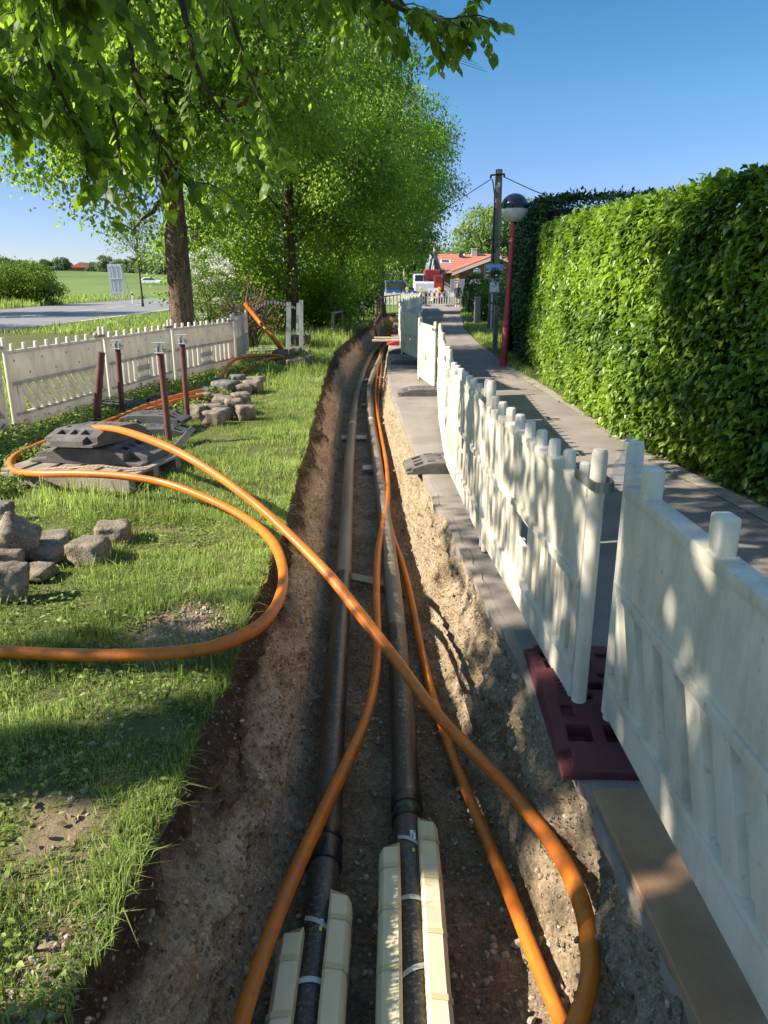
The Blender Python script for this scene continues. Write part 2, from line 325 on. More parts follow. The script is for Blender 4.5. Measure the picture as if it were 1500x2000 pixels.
for y in ys:
    xl, xr = rimL(y), rimR(y); bl, br = float(BL(y)), float(BR(y)); row = []; tn = []
    for i in range(NW):
        t = i / NW; z = -(DEP - .07) * t
        x = xl + (bl - xl) * (t ** .8) + (.10*fbm((1.3*y, z*2.2, 2)) + .045*fbm((6*y, z*7, 4)) + .024*fbm((19*y, z*19, 6)) + .016*abs(fbm((42*y, z*42, 7)))) * min(1, t*5+.15) * min(1, (1-t)*4)
        row.append((x, y, z + .012*fbm((9*y, t*5, 8)) * min(1, t*4))); tn.append(0)
    for i in range(NF + 1):
        t = i / NF; x = bl + (br - bl) * t
        e = min(t, 1 - t)
        z = -DEP + .07 * max(0, 1 - e*9)**2 + .035*fbm((2.5*x, 2.5*y, 12)) + .022*fbm((11*x, 11*y, 13)) + .012*fbm((34*x, 34*y, 14))
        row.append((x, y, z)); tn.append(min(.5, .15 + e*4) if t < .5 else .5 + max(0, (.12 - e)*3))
    for i in range(1, NW + 1):
        t = 1 - i / NW; z = -(DEP - .07) * t
        am = 1.0 if y < 7 else .55
        x = xr + (br - xr) * t - (.10*fbm((1.3*y, z*1.6, 22)) + .04*fbm((6*y, z*6, 24)) + .026*fbm((20*y, z*20, 26)) + .012*fbm((45*y, z*45, 27))) * am * min(1, t*6) * min(1, (1-t)*4)
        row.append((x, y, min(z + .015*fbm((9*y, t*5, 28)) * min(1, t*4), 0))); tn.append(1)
    rows.append(row); tones.append(tn)
NC = len(rows[0]); V = np.array(rows, np.float32).reshape(-1, 3); nr = len(ys)
idx = np.arange(nr*NC).reshape(nr, NC)
F = np.stack([idx[:-1, :-1], idx[:-1, 1:], idx[1:, 1:], idx[1:, :-1]], -1).reshape(-1, 4)
capn = len(V); last = idx[-1]
V = np.vstack([V, [[.3, YEND + .02, -.4]]]); F = np.vstack([F, [[last[i], last[i+1], capn, capn] for i in range(NC - 1)] ]) if False else F
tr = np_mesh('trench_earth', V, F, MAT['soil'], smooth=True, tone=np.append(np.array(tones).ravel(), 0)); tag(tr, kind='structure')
trench_grid = np.array(rows)
# lawn to the left of the trench, down to the road verge
def bare(x, y):                             # 1 = bare earth, 0 = thick grass
    b = fbm((x*1.3, y*1.3, 40)) * 1.0 + .45*fbm((x*5, y*5, 41))
    b = (b - .42) * 2.2 * (1.0 if y < 6 else .4)
    b = max(b, 1.7 - (((x + .98)/.26)**2 + ((y - 3.25)/.36)**2) * 1.4)      # trampled spot by the hose loop
    b = max(b, 1.4 - (((x + .72)/.22)**2 + ((y - 1.35)/.45)**2) * 1.2)
    return min(1, max(0, b))
ly = []; y = -1.5
while y < 60: ly.append(y); y += max(.05, .016*y)
cols = np.linspace(0, 1, 90) ** .55
LV = []; LT = []
for y in ly:
    xr_ = rimL(min(y, YEND)) + .004; xl_ = -14.35
    for c in cols:
        x = xl_ + (xr_ - xl_) * c; d = xr_ - x
        z = .03*fbm((x*.9, y*.9, 50)) * min(1, d*2) + .012*fbm((x*6, y*6, 51)) * min(1, d*4) - .05*max(0, 1 - d/.12)**2 + .0
        LV.append((x, y, z)); LT.append(max(bare(x, y), max(0, 1 - d/.10)))
n1, n2 = len(ly), len(cols); idx = np.arange(n1*n2).reshape(n1, n2)
F = np.stack([idx[:-1, :-1], idx[:-1, 1:], idx[1:, 1:], idx[1:, :-1]], -1).reshape(-1, 4)
lw = np_mesh('lawn_ground', LV, F, MAT['lawn'], smooth=True, tone=LT); tag(lw, kind='structure')
def lawn_z(x, y): return .03*fbm((x*.9, y*.9, 50))
# one great sheet to the horizon, with the slot of the trench left open
g = MB(); q = [y for i, y in enumerate(ys) if i % 12 == 0] + [YEND]
for a, b in zip(q, q[1:]):
    g.quad((-900, a, -.06), (rimL(a) - .2, a, -.06), (rimL(b) - .2, b, -.06), (-900, b, -.06))
    g.quad((rimR(a) + .12, a, -.06), (900, a, -.06), (900, b, -.06), (rimR(b) + .12, b, -.06))
g.quad((-900, YEND, -.06), (900, YEND, -.06), (900, 2500, -.06), (-900, 2500, -.06))
g.quad((-900, -60, -.06), (900, -60, -.06), (900, -1.5, -.06), (-900, -1.5, -.06))
tag(g.build('ground', MAT['field']), kind='structure')
# asphalt strip and lane
PR = lerp([(-3, 3.2), (4, 2.95), (5.28, 2.87), (6.55, 2.71), (10, 2.72), (15.2, 2.62), (22, 2.75), (30.3, 3.16), (38, 3.9), (47.8, 4.9), (59, 6.6), (66, 8)])
PLf = lerp([(46, .85), (52, 1.6), (60, 2.2), (66, 2.2)])
AV = []; AT = []; ay = [y for i, y in enumerate(ys) if i % 2 == 0] + list(np.linspace(47, 66, 18))
for y in ay:
    xl = rimR(y) - .004 if y <= YEND else float(PLf(y)); xr = float(PR(y))
    for c in (0, .015, .03, .2, .4, .6, .8, 1):
        x = xl + (xr - xl)*c
        AV.append((x, y, .004 + .006*fbm((x*.8, y*.8, 60)) - (.012 if c == 0 else 0)))
n1, n2 = len(ay), 8; idx = np.arange(n1*n2).reshape(n1, n2)
F = np.stack([idx[:-1, :-1], idx[:-1, 1:], idx[1:, 1:], idx[1:, :-1]], -1).reshape(-1, 4)
tag(np_mesh('lane', AV, F, MAT['path'], smooth=True), kind='structure')
e = MB()
for y0, y1 in zip(ys[::3], ys[3::3]):        # broken edge of the tarmac over the right side of the cut
    h = .055 + .03*fbm((y0*3, 5, 70)); h2 = .055 + .03*fbm((y1*3, 5, 70))
    a, b = rimR(y0) - .02 + .012*fbm((y0*14, 1, 71)), rimR(y1) - .02 + .012*fbm((y1*14, 1, 71))
    e.quad((a, y0, .003), (a + .05, y0, .0065), (b + .05, y1, .0065), (b, y1, .003)); e.quad((a, y0, .003), (b, y1, .003), (b + .01, y1, -h2), (a + .01, y0, -h))
e2_ = MB(); e2_.box(-1.6, 2.2, YEND - .05, YEND + .3, -1.0, -.001); tag(e2_.build('trench_end', MAT['soil']), kind='structure')
tag(e.build('tarmac_edge', MAT['asphalt'], smooth=False), kind='structure')
vg = MB(); yy = np.arange(-1.5, 66, .5)
for a, b in zip(yy, yy[1:]): vg.quad((PR(a) - .01, a, -.012), (PR(a) + 9, a, -.012), (PR(b) + 9, b, -.012), (PR(b) - .01, b, -.012))
tag(vg.build('verge', MAT['ground']), kind='structure')
kb = MB()
yk = np.arange(5.0, 17, .5)
for a, b in zip(yk, yk[1:]): kb.quad((PR(a) - .16, a, .013), (PR(a) + .03, a, .013), (PR(b) + .03, b, .013), (PR(b) - .16, b, .013))
tag(kb.build('kerb_strip', MAT['kerb']), kind='structure')
# road on the left
rd = MB(); RN = lerp([(-60, -13.6), (27, -13.9), (54, -14.9), (111, -20), (300, -42)]); RF = lerp([(-60, -24.8), (40, -26.2), (72, -29.3), (111, -31.6), (300, -52)])
yr = list(np.arange(-60, 300, 6))
for a, b in zip(yr, yr[1:]): rd.quad((RF(a), a, -.035), (RN(a), a, -.035), (RN(b), b, -.035), (RF(b), b, -.035))
for i in range(len(rd.v)): pass
tag(rd.build('road', MAT['road']), kind='structure')
ml = MB(); yr = list(np.arange(10, 200, 3))
for k, (a, b) in enumerate(zip(yr, yr[1:])):
    for off, dash in ((.35, 0), (5.6, 1)):
        if dash and k % 3 == 0: continue
        ml.quad((RN(a)-off-.14, a, -.030), (RN(a)-off, a, -.030), (RN(b)-off, b, -.030), (RN(b)-off-.14, b, -.030))
tag(ml.build('road_markings', MAT['paint']), kind='structure')
# the green rise behind the road
def hillz(x, y):
    d = max(0, (y - 95) / 130); s = min(1, d); s = s*s*(3 - 2*s)
    k = 1/(1 + math.exp((x + 22)/9))
    return (3.4 + 2.2*math.exp(-((x + 100)/40)**2)) * s * k - .05 + .5*fbm((x*.02, y*.02, 80)) * s
hx, hy = np.linspace(-420, 20, 60), np.linspace(80, 420, 50)
HV = [(x, y, hillz(x, y)) for y in hy for x in hx]; idx = np.arange(len(HV)).reshape(50, 60)
F = np.stack([idx[:-1, :-1], idx[:-1, 1:], idx[1:, 1:], idx[1:, :-1]], -1).reshape(-1, 4)
tag(np_mesh('hill', HV, F, MAT['hill'], smooth=True), kind='structure')

# ------------------------------------------------------------------ leaves and grass
T4 = (np.array([(0,0,0),(.34,.42,-.07),(0,1,0),(-.34,.42,-.07)]), np.array([(0,1,2),(0,2,3)]))
TB = (np.array([(0,0,0),(0,.5,.0),(0,1.1,-.12),(.30,-.07,.05),(.47,.30,.08),(.30,.70,.03),(-.30,-.07,.05),(-.47,.30,.08),(-.30,.70,.03)]),
      np.array([(0,3,4),(0,4,1),(1,4,5),(1,5,2),(0,7,6),(0,1,7),(1,8,7),(1,2,8)]))
TO = (np.array([(0,0,0),(0,.5,-.02),(0,1.05,-.14),(.22,.2,.05),(.27,.55,.05),(-.22,.2,.05),(-.27,.55,.05)]),
      np.array([(0,3,1),(3,4,1),(1,4,2),(0,1,5),(5,1,6),(1,2,6)]))
def nrm(a): return a / np.maximum(np.linalg.norm(a, axis=1, keepdims=True), 1e-9)
def leaf_geo(pos, d, n, size, tmpl):
    d = nrm(d); n = nrm(n - d * (n*d).sum(1, keepdims=True)); w_ = np.cross(d, n)
    tv, tf = tmpl; k = len(tv); N = len(pos)
    v = pos[:, None, :] + size[:, None, None] * (tv[None, :, 0:1]*w_[:, None] + tv[None, :, 1:2]*d[:, None] + tv[None, :, 2:3]*n[:, None])
    f = tf[None] + (np.arange(N)*k)[:, None, None]
    return v.reshape(-1, 3), f.reshape(-1, 3), k
def foliage(name, pos, d, n, size, tone, mat, parent, tmpl=T4):
    v, f, k = leaf_geo(pos, d, n, size, tmpl)
    return np_mesh(name, v, f, mat, parent, smooth=False, tone=np.repeat(np.clip(tone, 0, 1), k))
def crown_points(rng, ells, ncl, nl, sig, zmin=-9, shell=.42, gap=None, nz=None):
    vol = np.array([e[3]*e[4]*e[5] for e in ells]); vol = vol/vol.sum(); cc = []
    while len(cc) < ncl:
        e = ells[rng.choice(len(ells), p=vol)]; u = rng.normal(size=3); u /= np.linalg.norm(u); r = rng.random()**shell
        p = np.array(e[:3]) + u*np.array(e[3:6])*r
        if p[2] < zmin or (gap and gap(p)) or (nz and fbm((p[0]*nz, p[1]*nz, p[2]*nz), 3) < -.10): continue
        cc.append(p)
    cc = np.array(cc); ct = rng.random(ncl)
    k = rng.poisson(nl, ncl); rep = np.repeat(np.arange(ncl), k)
    off = np.clip(rng.normal(size=(len(rep), 3)), -1.7, 1.7) * np.array([sig, sig, sig*.55]); off[:, 2] -= .25*np.abs(off[:, 0]) + .25*np.abs(off[:, 1])
    return cc, cc[rep] + off, ct[rep], off
def droop_dirs(rng, off, N):
    d = rng.normal(size=(N, 3))*.55 + nrm(off + 1e-6)*.5 + np.array([0, 0, -.65])
    n = rng.normal(size=(N, 3))*.55 + nrm(off + 1e-6)*.35 + np.array([0, 0, .75])
    return d, n
def limb(mb, a, b, r0, r1, rng, sag=.25, n=6, sides=6):
    a, b = Vector(a), Vector(b); L = (b - a).length; pts = []
    for i in range(n + 1):
        t = i/n; p = a.lerp(b, t); p.z += math.sin(t*math.pi)*sag*L*.35
        if 0 < i < n: p += Vector(rng.normal(size=3))*L*.025
        pts.append(p)
    mb.tube(pts, [r0 + (r1 - r0)*(i/n)**.7 for i in range(n + 1)], sides); return pts
def tree(name, label, base, h, tr_r, clear, ells, ncl, nl, sig, leaf, mat, seed, tmpl=T4, zmin=-9, limbs=16, twigs=160, group=None, lean=(0, 0), cat='tree', barkmat='bark', gap=None, extra=None):
    rng = np.random.default_rng(seed); base = Vector(base)
    t = thing(name, label, cat, base, 0, group)
    cc, pos, ct, off = crown_points(rng, ells, ncl, nl, sig, zmin, gap=gap, nz=.75 if tr_r < .5 else None)
    if extra is not None:
        ex = np.array(extra); rep = np.repeat(np.arange(len(ex)), nl); o2 = rng.normal(size=(len(rep), 3))*np.array([sig, sig, sig*.5])
        pos = np.vstack([pos, ex[rep] + o2]); off = np.vstack([off, o2]); ct = np.concatenate([ct, rng.random(len(ex))[rep]]); cc = np.vstack([cc, ex])
    d, n = droop_dirs(rng, off, len(pos))
    foliage('crown', pos, d, n, leaf*rng.uniform(.65, 1.25, len(pos)), .12 + .66*ct + rng.normal(size=len(pos))*.15, MAT[mat], t, tmpl)
    mb = MB(); tp = []; rr = []
    for i in range(15):
        u = i/14; z = u*h*.82; fl = 1 + .55*math.exp(-z/.22)
        tp.append(base + Vector((lean[0]*u + .05*fbm((z*.5, seed, 1)), lean[1]*u + .05*fbm((z*.5, seed, 2)), z - .08))); rr.append(tr_r*(1 - .72*u**1.3)*fl)
    k = 14
    vs_b = len(mb.v); mb.tube(tp, rr, k)
    lp = []
    tgt = cc[rng.choice(len(cc), min(limbs, len(cc)), replace=False)]
    for q in tgt:
        z0 = clear + (min(q[2] - base.z, h*.75) - clear)*rng.uniform(.25, .6); z0 = max(z0, clear*.9); u = min(.98, z0/(h*.82))
        a = base + Vector((lean[0]*u, lean[1]*u, z0)); lp += limb(mb, a, q, tr_r*.42*(1 - .5*u), .018, rng)
    if lp and twigs:
        la = np.array([tuple(p) for p in lp])
        for q in cc[rng.choice(len(cc), min(twigs, len(cc)), replace=False)]:
            a = la[np.argmin(((la - q)**2).sum(1))]
            if np.linalg.norm(a - q) < 3.5: limb(mb, a, q, .02, .006, rng, .1, 4, 4)
    mb.build('trunk', MAT[barkmat], t, world=True, smooth=True)
    return t
def bush(name, label, base, ells, ncl, nl, sig, leaf, mat, seed, cat='bush', stems=8, group=None, tmpl=T4, bl=None, zmin=.03, stemmat='twig', up=.3):
    rng = np.random.default_rng(seed); base = Vector(base); t = thing(name, label, cat, base, 0, group)
    cc, pos, ct, off = crown_points(rng, ells, ncl, nl, sig, zmin)
    d = rng.normal(size=(len(pos), 3))*.7 + nrm(off + 1e-6)*.6 + np.array([0, 0, up - .3]); n = rng.normal(size=(len(pos), 3))*.6 + np.array([0, 0, .6])
    pos[:, 2] = np.maximum(pos[:, 2], .03)
    foliage('foliage', pos, d, n, leaf*rng.uniform(.6, 1.25, len(pos)), .2 + .45*ct + rng.normal(size=len(pos))*.17, MAT[mat], t, tmpl)
    if bl:
        c2, p2, t2, o2 = crown_points(rng, [(e[0], e[1], e[2] + e[5]*.15, e[3]*1.02, e[4]*1.02, e[5]*1.0) for e in ells], bl[0], bl[1], sig*.35, .3, .15)
        foliage('blossom', p2, rng.normal(size=(len(p2), 3)), rng.normal(size=(len(p2), 3)) + np.array([0, 0, .8]), bl[2]*rng.uniform(.6, 1.2, len(p2)), rng.random(len(p2)), MAT['blossom'], t)
    mb = MB()
    for q in cc[rng.choice(len(cc), min(stems, len(cc)), replace=False)]:
        a = base + Vector((rng.normal()*.12*ells[0][3], rng.normal()*.12*ells[0][4], -.03)); limb(mb, a, q, .03 + .008*ells[0][5], .008, rng, .15, 5, 5)
    mb.build('stems' if False else 'stem', MAT[stemmat], t, world=True, smooth=True)
    return t

# ------------------------------------------------------------------ barrier fence panels
def fence_panel(label, p0, p1, z0, style, mat, group, tilt=0.0, pegn=9, clamp=True, detail=True, Hh=.93, mark=None):
    p0, p1 = Vector((*p0, 0)), Vector((*p1, 0)); dv = p1 - p0; L = dv.length; a = math.atan2(dv.y, dv.x)
    t = thing('fence_panel', label, 'fence panel', (p0.x, p0.y, z0), a, group); t.rotation_euler = (tilt, 0, a)
    wm = MAT[mat]; th = .026 if style.endswith('ribs') else .019; x0, x1 = .045, L - .045
    b = MB(); b.box(x0, x1, -th, th, Hh*.56, Hh*.92)
    b.box(x0, x1, -th - .006, th + .006, Hh*.905, Hh*.945); b.box(x0 + .004, x1 - .004, -th - .012, th + .012, Hh*.535, Hh*.575)
    b.box(x0 + .002, x1 - .002, -th - .004, th + .004, .03, .17); b.box(x0 + .006, x1 - .006, -th - .012, th + .012, .155, .185)
    zb, zt = .175, Hh*.55
    if style in ('slots', 'slant'):
        b.box(x0, x0 + .10, -th + .001, th - .001, zb - .01, zt + .01); b.box(x1 - .10, x1, -th + .001, th - .001, zb - .01, zt + .01)
        n = 11; u0, u1 = x0 + .14, x1 - .14; s = (u1 - u0)/n
        for i in range(n + 1):
            x = u0 + s*i
            if style == 'slots':
                wbar = s*.5 if i in (5, 6) else s*.325
                b.box(x - wbar, x + wbar, -th + .003, th - .003, zb - .01, zt + .01)
            else:
                sh = .30 if i > 0 else .05
                q = [(x + sh*.5 - s*.30, zb - .01), (x + sh*.5 + s*.30, zb - .01), (x - sh*.5 + s*.30, zt + .01), (x - sh*.5 - s*.30, zt + .01)]
                q = [(min(max(px_, x0 + .01), x1 - .01), pz) for px_, pz in q]
                b.prism(q, -th + .003, th - .003)
        if style == 'slots': b.box(u0 + s*4.2, u0 + s*6.8, -th + .002, th - .002, zb - .012, zb + .05); b.box(u0 + s*4.2, u0 + s*6.8, -th + .002, th - .002, zt - .20, zt - .12)
    else:
        hx = L*.5
        b.box(x0, hx - .09, -.005, .005, zb - .02, zt + .02); b.box(hx + .09, x1, -.005, .005, zb - .02, zt + .02)
        b.box(hx - .09, hx + .09, -.0045, .0045, zb - .02, zt - .16); b.box(hx - .09, hx + .09, -.0065, .0065, zt - .06, zt + .02)
        n = 15 if style == 'ribs' else 11; s = (x1 - x0 - .1)/n
        for i in range(n + 1):
            x = x0 + .05 + s*i
            if style == 'ribs':
                if abs(x - hx) < .10: b.box(x - .02, x + .02, -th + .004, th - .004, zb - .01, zt - .165)
                else: b.prism([(x - .034, zb - .01), (x + .034, zb - .01), (x + .034, zt + .01), (x - .034, zt + .01)], -th + .004, th - .004)
            else:
                q = [(x - .13, zb - .01), (x - .035, zb - .01), (x + .135, zt + .01), (x + .04, zt + .01)]
                q = [(min(max(px_, x0 + .01), x1 - .01), pz) for px_, pz in q]
                if abs(x - hx) < .001: continue
                b.prism(q, -th - .004, th + .004)
    b.build('board', wm, t, bevel=.007 if detail else .004, seg=2 if detail else 1, smooth=True)
    for x in (.022, L - .022):
        p = MB(); p.lathe([(.001, -.045), (.021, -.045), (.021, .012), (.028, .014), (.028, Hh + .075), (.022, Hh + .092), (.001, Hh + .094)], (x, 0, 0), 14)
        po = p.build('post', wm, t, smooth=True)
        if detail: f = MB(); f.lathe([(.001, -.1), (.019, -.1), (.019, -.044), (.001, -.044)], (x, 0, 0), 10); f.build('foot_pin', MAT['rubber_dark'], po)
    pm = None
    for i in range(pegn):
        x = x0 + (x1 - x0)*(i + .5)/pegn + (.09 if style == 'slantribs' else 0)
        if pm is None and style == 'slantribs':
            p = MB(); p.box(-.032, .032, -.026, .026, -.03, .10); o = p.build('peg', wm, t, bevel=.010, seg=3, smooth=True); pm = o.data
        elif pm is None:
            p = MB(); p.lathe([(.001, 0), (.031, 0), (.0275, .008), (.026, .062), (.021, .070), (.001, .071)], (0, 0, 0), 8)
            o = p.build('peg', wm, t, bevel=.002, smooth=True); pm = o.data
        else: o = link_mesh('peg', pm, t)
        o.location = (x, 0, Hh*.944)
    if detail:                                 # moulded dimples of the upper board
        if mat == 'white_old':
            dm = None
            for q_ in range(8):
                if dm is None: m_ = MB(); m_.m = Matrix.Rotation(math.pi/2, 4, 'X'); m_.lathe([(.001, 0), (.016, 0), (.013, .003), (.001, .0032)], (0, 0, 0), 12); o = m_.build('dimple', MAT['dimple'], t, smooth=True); dm = o.data
                else: o = link_mesh('dimple', dm, t)
                o.location = (L*(q_ + .5)/8, -th - .0005, Hh*(.66 if q_ % 2 else .82))
    if clamp:
        c = MB(); r = .036
        pts = [Vector((-.16, r, 0))] + [Vector((.03 + r*math.cos(an), r*math.sin(an), 0)) for an in np.linspace(math.pi/2, -math.pi/2, 8)] + [Vector((-.16, -r, 0))] + [Vector((-.16 - r*math.sin(an), -r*math.cos(an), 0)) for an in np.linspace(0.3, math.pi - .3, 6)]
        n = len(pts)
        for i in range(n):
            a_, b_ = pts[i], pts[(i+1) % n]; d = (b_ - a_).normalized(); nn = Vector((-d.y, d.x, 0))*.002
            vs = [a_ - nn, b_ - nn, b_ + nn, a_ + nn]
            c.add([tuple(v + Vector((L - .0, 0, Hh*.955))) for v in vs] + [tuple(v + Vector((L - .0, 0, Hh*.955 + .035))) for v in vs], [(3,2,1,0),(4,5,6,7),(0,1,5,4),(1,2,6,5),(2,3,7,6),(3,0,4,7)])
        c.build('clamp', MAT['steel'], t)
    return t
GR = 'white barrier panels between the trench and the lane'
fence_panel('nearest white barrier panel with slanted ribs, standing beside the brown board', (.845, .36), (.825, 2.40), .11, 'slantribs', 'white_cool', GR, pegn=4, clamp=False)
fence_panel('white ribbed barrier panel whose end post stands free on the dark red foot plate', (.635, 4.42), (.745, 2.47), .06, 'ribs', 'white', GR)
fence_panel('dappled white barrier panel on the black rubber foot plate at the trench edge', (.575, 6.62), (.632, 4.46), .06, 'ribs', 'white', GR)
fence_panel('narrow edge-on white panel with its thick end post beside the black foot plate', (.69, 8.95), (.60, 6.95), .06, 'ribs', 'white', GR)
fence_panel('white panel seen almost edge-on just before the brightly sunlit cream panel', (.83, 11.2), (.70, 9.0), .06, 'ribs', 'white', GR)
fence_panel('brightly sunlit cream barrier panel turned across the view at the lane bend', (.62, 13.3), (.80, 11.75), .06, 'ribs', 'white', GR, pegn=8)
fence_panel('white panel hidden edge-on between the cream panel and the shaded one', (.74, 15.6), (.655, 13.45), .06, 'ribs', 'white', GR)
fence_panel('shaded pale green-white barrier panel next to the flat black foot plate', (.43, 18.35), (.76, 16.3), .06, 'ribs', 'white_cool', GR)
fence_panel('white panel beyond the shaded one, on the bright red foot plate by the planks', (.46, 20.6), (.44, 18.5), .06, 'ribs', 'white_cool', GR, detail=False)
fence_panel('white panel behind the tall bright end post past the red foot plates', (.52, 26.3), (.50, 24.2), .06, 'ribs', 'white', GR, detail=False)
far_pts = [(.62, 28.5), (.78, 30.6), (.98, 32.7), (1.2, 34.8), (1.42, 36.9), (1.65, 39), (1.85, 41.1), (2.0, 43.2), (2.15, 45.3), (2.3, 47.4), (2.4, 49.5), (2.45, 51.6), (2.5, 53.7), (2.55, 55.8)]
for i, (a, b) in enumerate(zip(far_pts, far_pts[1:])):
    fence_panel('small white barrier panel far off in the row along the shaded lane' if True else '', b, a, .08, 'ribs', 'white_cool', 'distant white barrier panels along the lane', detail=False, clamp=False, pegn=7)
for i in range(5):
    fence_panel('distant white barrier panel standing in front of the blue car and dark car', (-.6 + i*.72, 62.6 - i*.15), (-.6 + i*.72 + 2.0*.34, 62.6 - i*.15 - .1), .08, 'slots', 'white_cool', 'distant white barrier panels before the cars', detail=False, clamp=False, pegn=4)
GL = 'white barrier panels between the lawn and the road'
fence_panel('aged white panel with slanted slots cut off by the left picture edge', (-4.85, 6.1), (-4.21, 8.2), .06, 'slant', 'white_old', GL)
fence_panel('aged white barrier panel with wide slanted slots in front of the road', (-4.17, 8.26), (-3.90, 10.45), .05, 'slant', 'white_old', GL)
fence_panel('aged white barrier panel with upright slots behind the rusty props', (-3.88, 10.5), (-3.60, 12.75), .05, 'slots', 'white_old', GL)
fence_panel('aged white barrier panel with upright slots below the big tree trunk', (-3.58, 12.8), (-3.02, 15.15), .05, 'slots', 'white_old', GL, pegn=10)
fence_panel('short-looking ribbed white panel at the far end of the left fence', (-3.02, 15.3), (-3.12, 17.3), .06, 'ribs', 'white_old', GL, clamp=False)

# ------------------------------------------------------------------ rubber foot plates
def cells(mb, xs, ys_, hf, z0=0.0, post=None):
    nx, ny = len(xs) - 1, len(ys_) - 1
    H_ = [[hf((xs[i]+xs[i+1])/2, (ys_[j]+ys_[j+1])/2) for j in range(ny)] for i in range(nx)]
    def q(vs): mb.add([post(p) if post else p for p in vs], [(0, 1, 2, 3)])
    for i in range(nx):
        for j in range(ny):
            h = H_[i][j]; x0, x1, y0, y1 = xs[i], xs[i+1], ys_[j], ys_[j+1]
            if h <= z0: continue
            q([(x0,y0,h),(x1,y0,h),(x1,y1,h),(x0,y1,h)])
            for di, dj, e in ((-1,0,((x0,y1),(x0,y0))),(1,0,((x1,y0),(x1,y1))),(0,-1,((x0,y0),(x1,y0))),(0,1,((x1,y1),(x0,y1)))):
                a, b = i+di, j+dj; hn = H_[a][b] if 0 <= a < nx and 0 <= b < ny else z0
                if hn < h: q([(*e[0],hn),(*e[1],hn),(*e[1],h),(*e[0],h)])
def footplate(label, loc, rz, mat='rubber', group='foot plates of the barrier fences', tilt=(0, 0), L=.82, W=.40, Ht=.115, style=0):
    t = thing('foot_plate', label, 'foot plate', loc, rz, group); t.rotation_euler = (tilt[0], tilt[1], rz)
    xs = [-L/2, -.36, -.33, -.25, -.215, -.14, -.10, -.065, -.03, .03, .065, .10, .14, .215, .25, .33, .36, L/2]; ys_ = [-W/2, -.165, -.12, -.075, -.03, .03, .075, .12, .165, W/2]
    def hf(x, y):
        ax, ay = abs(x), abs(y)
        if style == 0 and .25 < ax < .33 and (ay < .03 or .075 < ay < .165): return .03           # long recesses of the ramped ends
        if .065 < ax < .10 and (.03 < ay < .075 or ay > 2): return .025                             # sockets for the posts
        if ax < .03 and ay < .03: return .03
        if style == 0 and .14 < ax < .215 and .12 < ay < .165: return Ht - .02
        if ax > .36 and ay > .165: return .05
        return Ht
    def post(p):
        x, y, z = p; ax = abs(x)
        if ax > .2: z = z*(1 - .62*(ax - .2)/(L/2 - .2))
        if abs(y) > .17: z *= .9
        return (x, y, z)
    b = MB(); cells(b, xs, ys_, hf, 0.0, post)
    me = b.build('block', MAT[mat], t)
    bm = bmesh.new(); bm.from_mesh(me.data); bmesh.ops.remove_doubles(bm, verts=bm.verts, dist=1e-5); bmesh.ops.recalc_face_normals(bm, faces=bm.faces)
    bmesh.ops.bevel(bm, geom=[e for e in bm.edges if len(e.link_faces) == 2 and e.calc_face_angle(0) > .4], offset=.005, segments=1, affect='EDGES', clamp_overlap=True); bm.to_mesh(me.data); bm.free()
    r = MB()
    for sx in (-1, 1):
        for k in range(4): r.box(-.06 + .03*k + sx*.0, -.045 + .03*k, sx*.13 - .02, sx*.13 + .02, Ht*.9, Ht + .004)
    r.build('raised_mark', MAT[mat], t)
    return t
PG = 'foot plates under the right fence'
footplate('dark red rubber foot plate with a slot, under two white posts at the trench edge', (.835, 2.60, .004), R(88), 'rubber_red', PG, L=.92, W=.42, Ht=.10)
footplate('black foot plate jutting out over the sunlit trench edge', (.60, 6.62, .006), R(4), 'rubber', PG)
footplate('grey-brown foot plate lying on the tarmac strip beside the edge-on panels', (.62, 11.45, .006), R(2), 'rubber', PG)
footplate('flat grey foot plate on the tarmac strip under the shaded panel', (.56, 16.1, .006), R(-4), 'rubber', PG)
footplate('bright red foot plate beside the planks that cross the trench', (.50, 21.4, .006), R(3), 'red_plate', PG)
footplate('bright red foot plate behind the planks that cross the trench', (.56, 26.6, .006), R(0), 'red_plate', PG)
footplate('small black foot plate on the tarmac just before the red one', (.52, 18.6, .006), R(0), 'rubber', PG)

# ------------------------------------------------------------------ pallet with foot plates, props
pc = G(205, 925)
pal = thing('pallet', 'weathered pallet of broad grey boards in the grass under the foot plates', 'pallet', (pc.x - .05, pc.y - .1, 0), R(-12))
for i in range(6): MB().box(-.6 + i*.21, -.6 + i*.21 + .165, -.42, .42, .115, .14).build('deck_board', MAT['wood'], pal, bevel=.004)
for j in (-.40, 0, .40): MB().box(-.6, .6, j - .045, j + .045, .0, .113).build('bearer', MAT['wood'], pal, bevel=.004)
sp = [(-.62,-.50,.03),(-.45,-.44,.10),(-.2,-.40,.15),(.05,-.40,.175),(.3,-.38,.20),(.5,-.30,.165),(.64,-.16,.16)]
s_ = MB(); cp = catmull(sp, 6)
for a, b in zip(cp, cp[1:]): s_.add([a + Vector((0,-.022,0)), b + Vector((0,-.022,.003)), b + Vector((0,.022,.006)), a + Vector((0,.022,.004))], [(0,1,2,3)])
tag(s_.build('lashing_strap', MAT['strap'], None), 'slack beige lashing strap across the front of the pallet', 'strap')
so = bpy.data.objects['lashing_strap']; so.location = pal.location; so.rotation_euler = pal.rotation_euler
sm = so.modifiers.new('thickness', 'SOLIDIFY'); sm.thickness = .004
FG = 'foot plates piled on and behind the pallet'
footplate('grey foot plate lying directly on the pallet, widest of the piled ones', (pc.x - .02, pc.y + .03, .145), R(-10), 'rubber', FG, L=1.05, W=.55, Ht=.15)
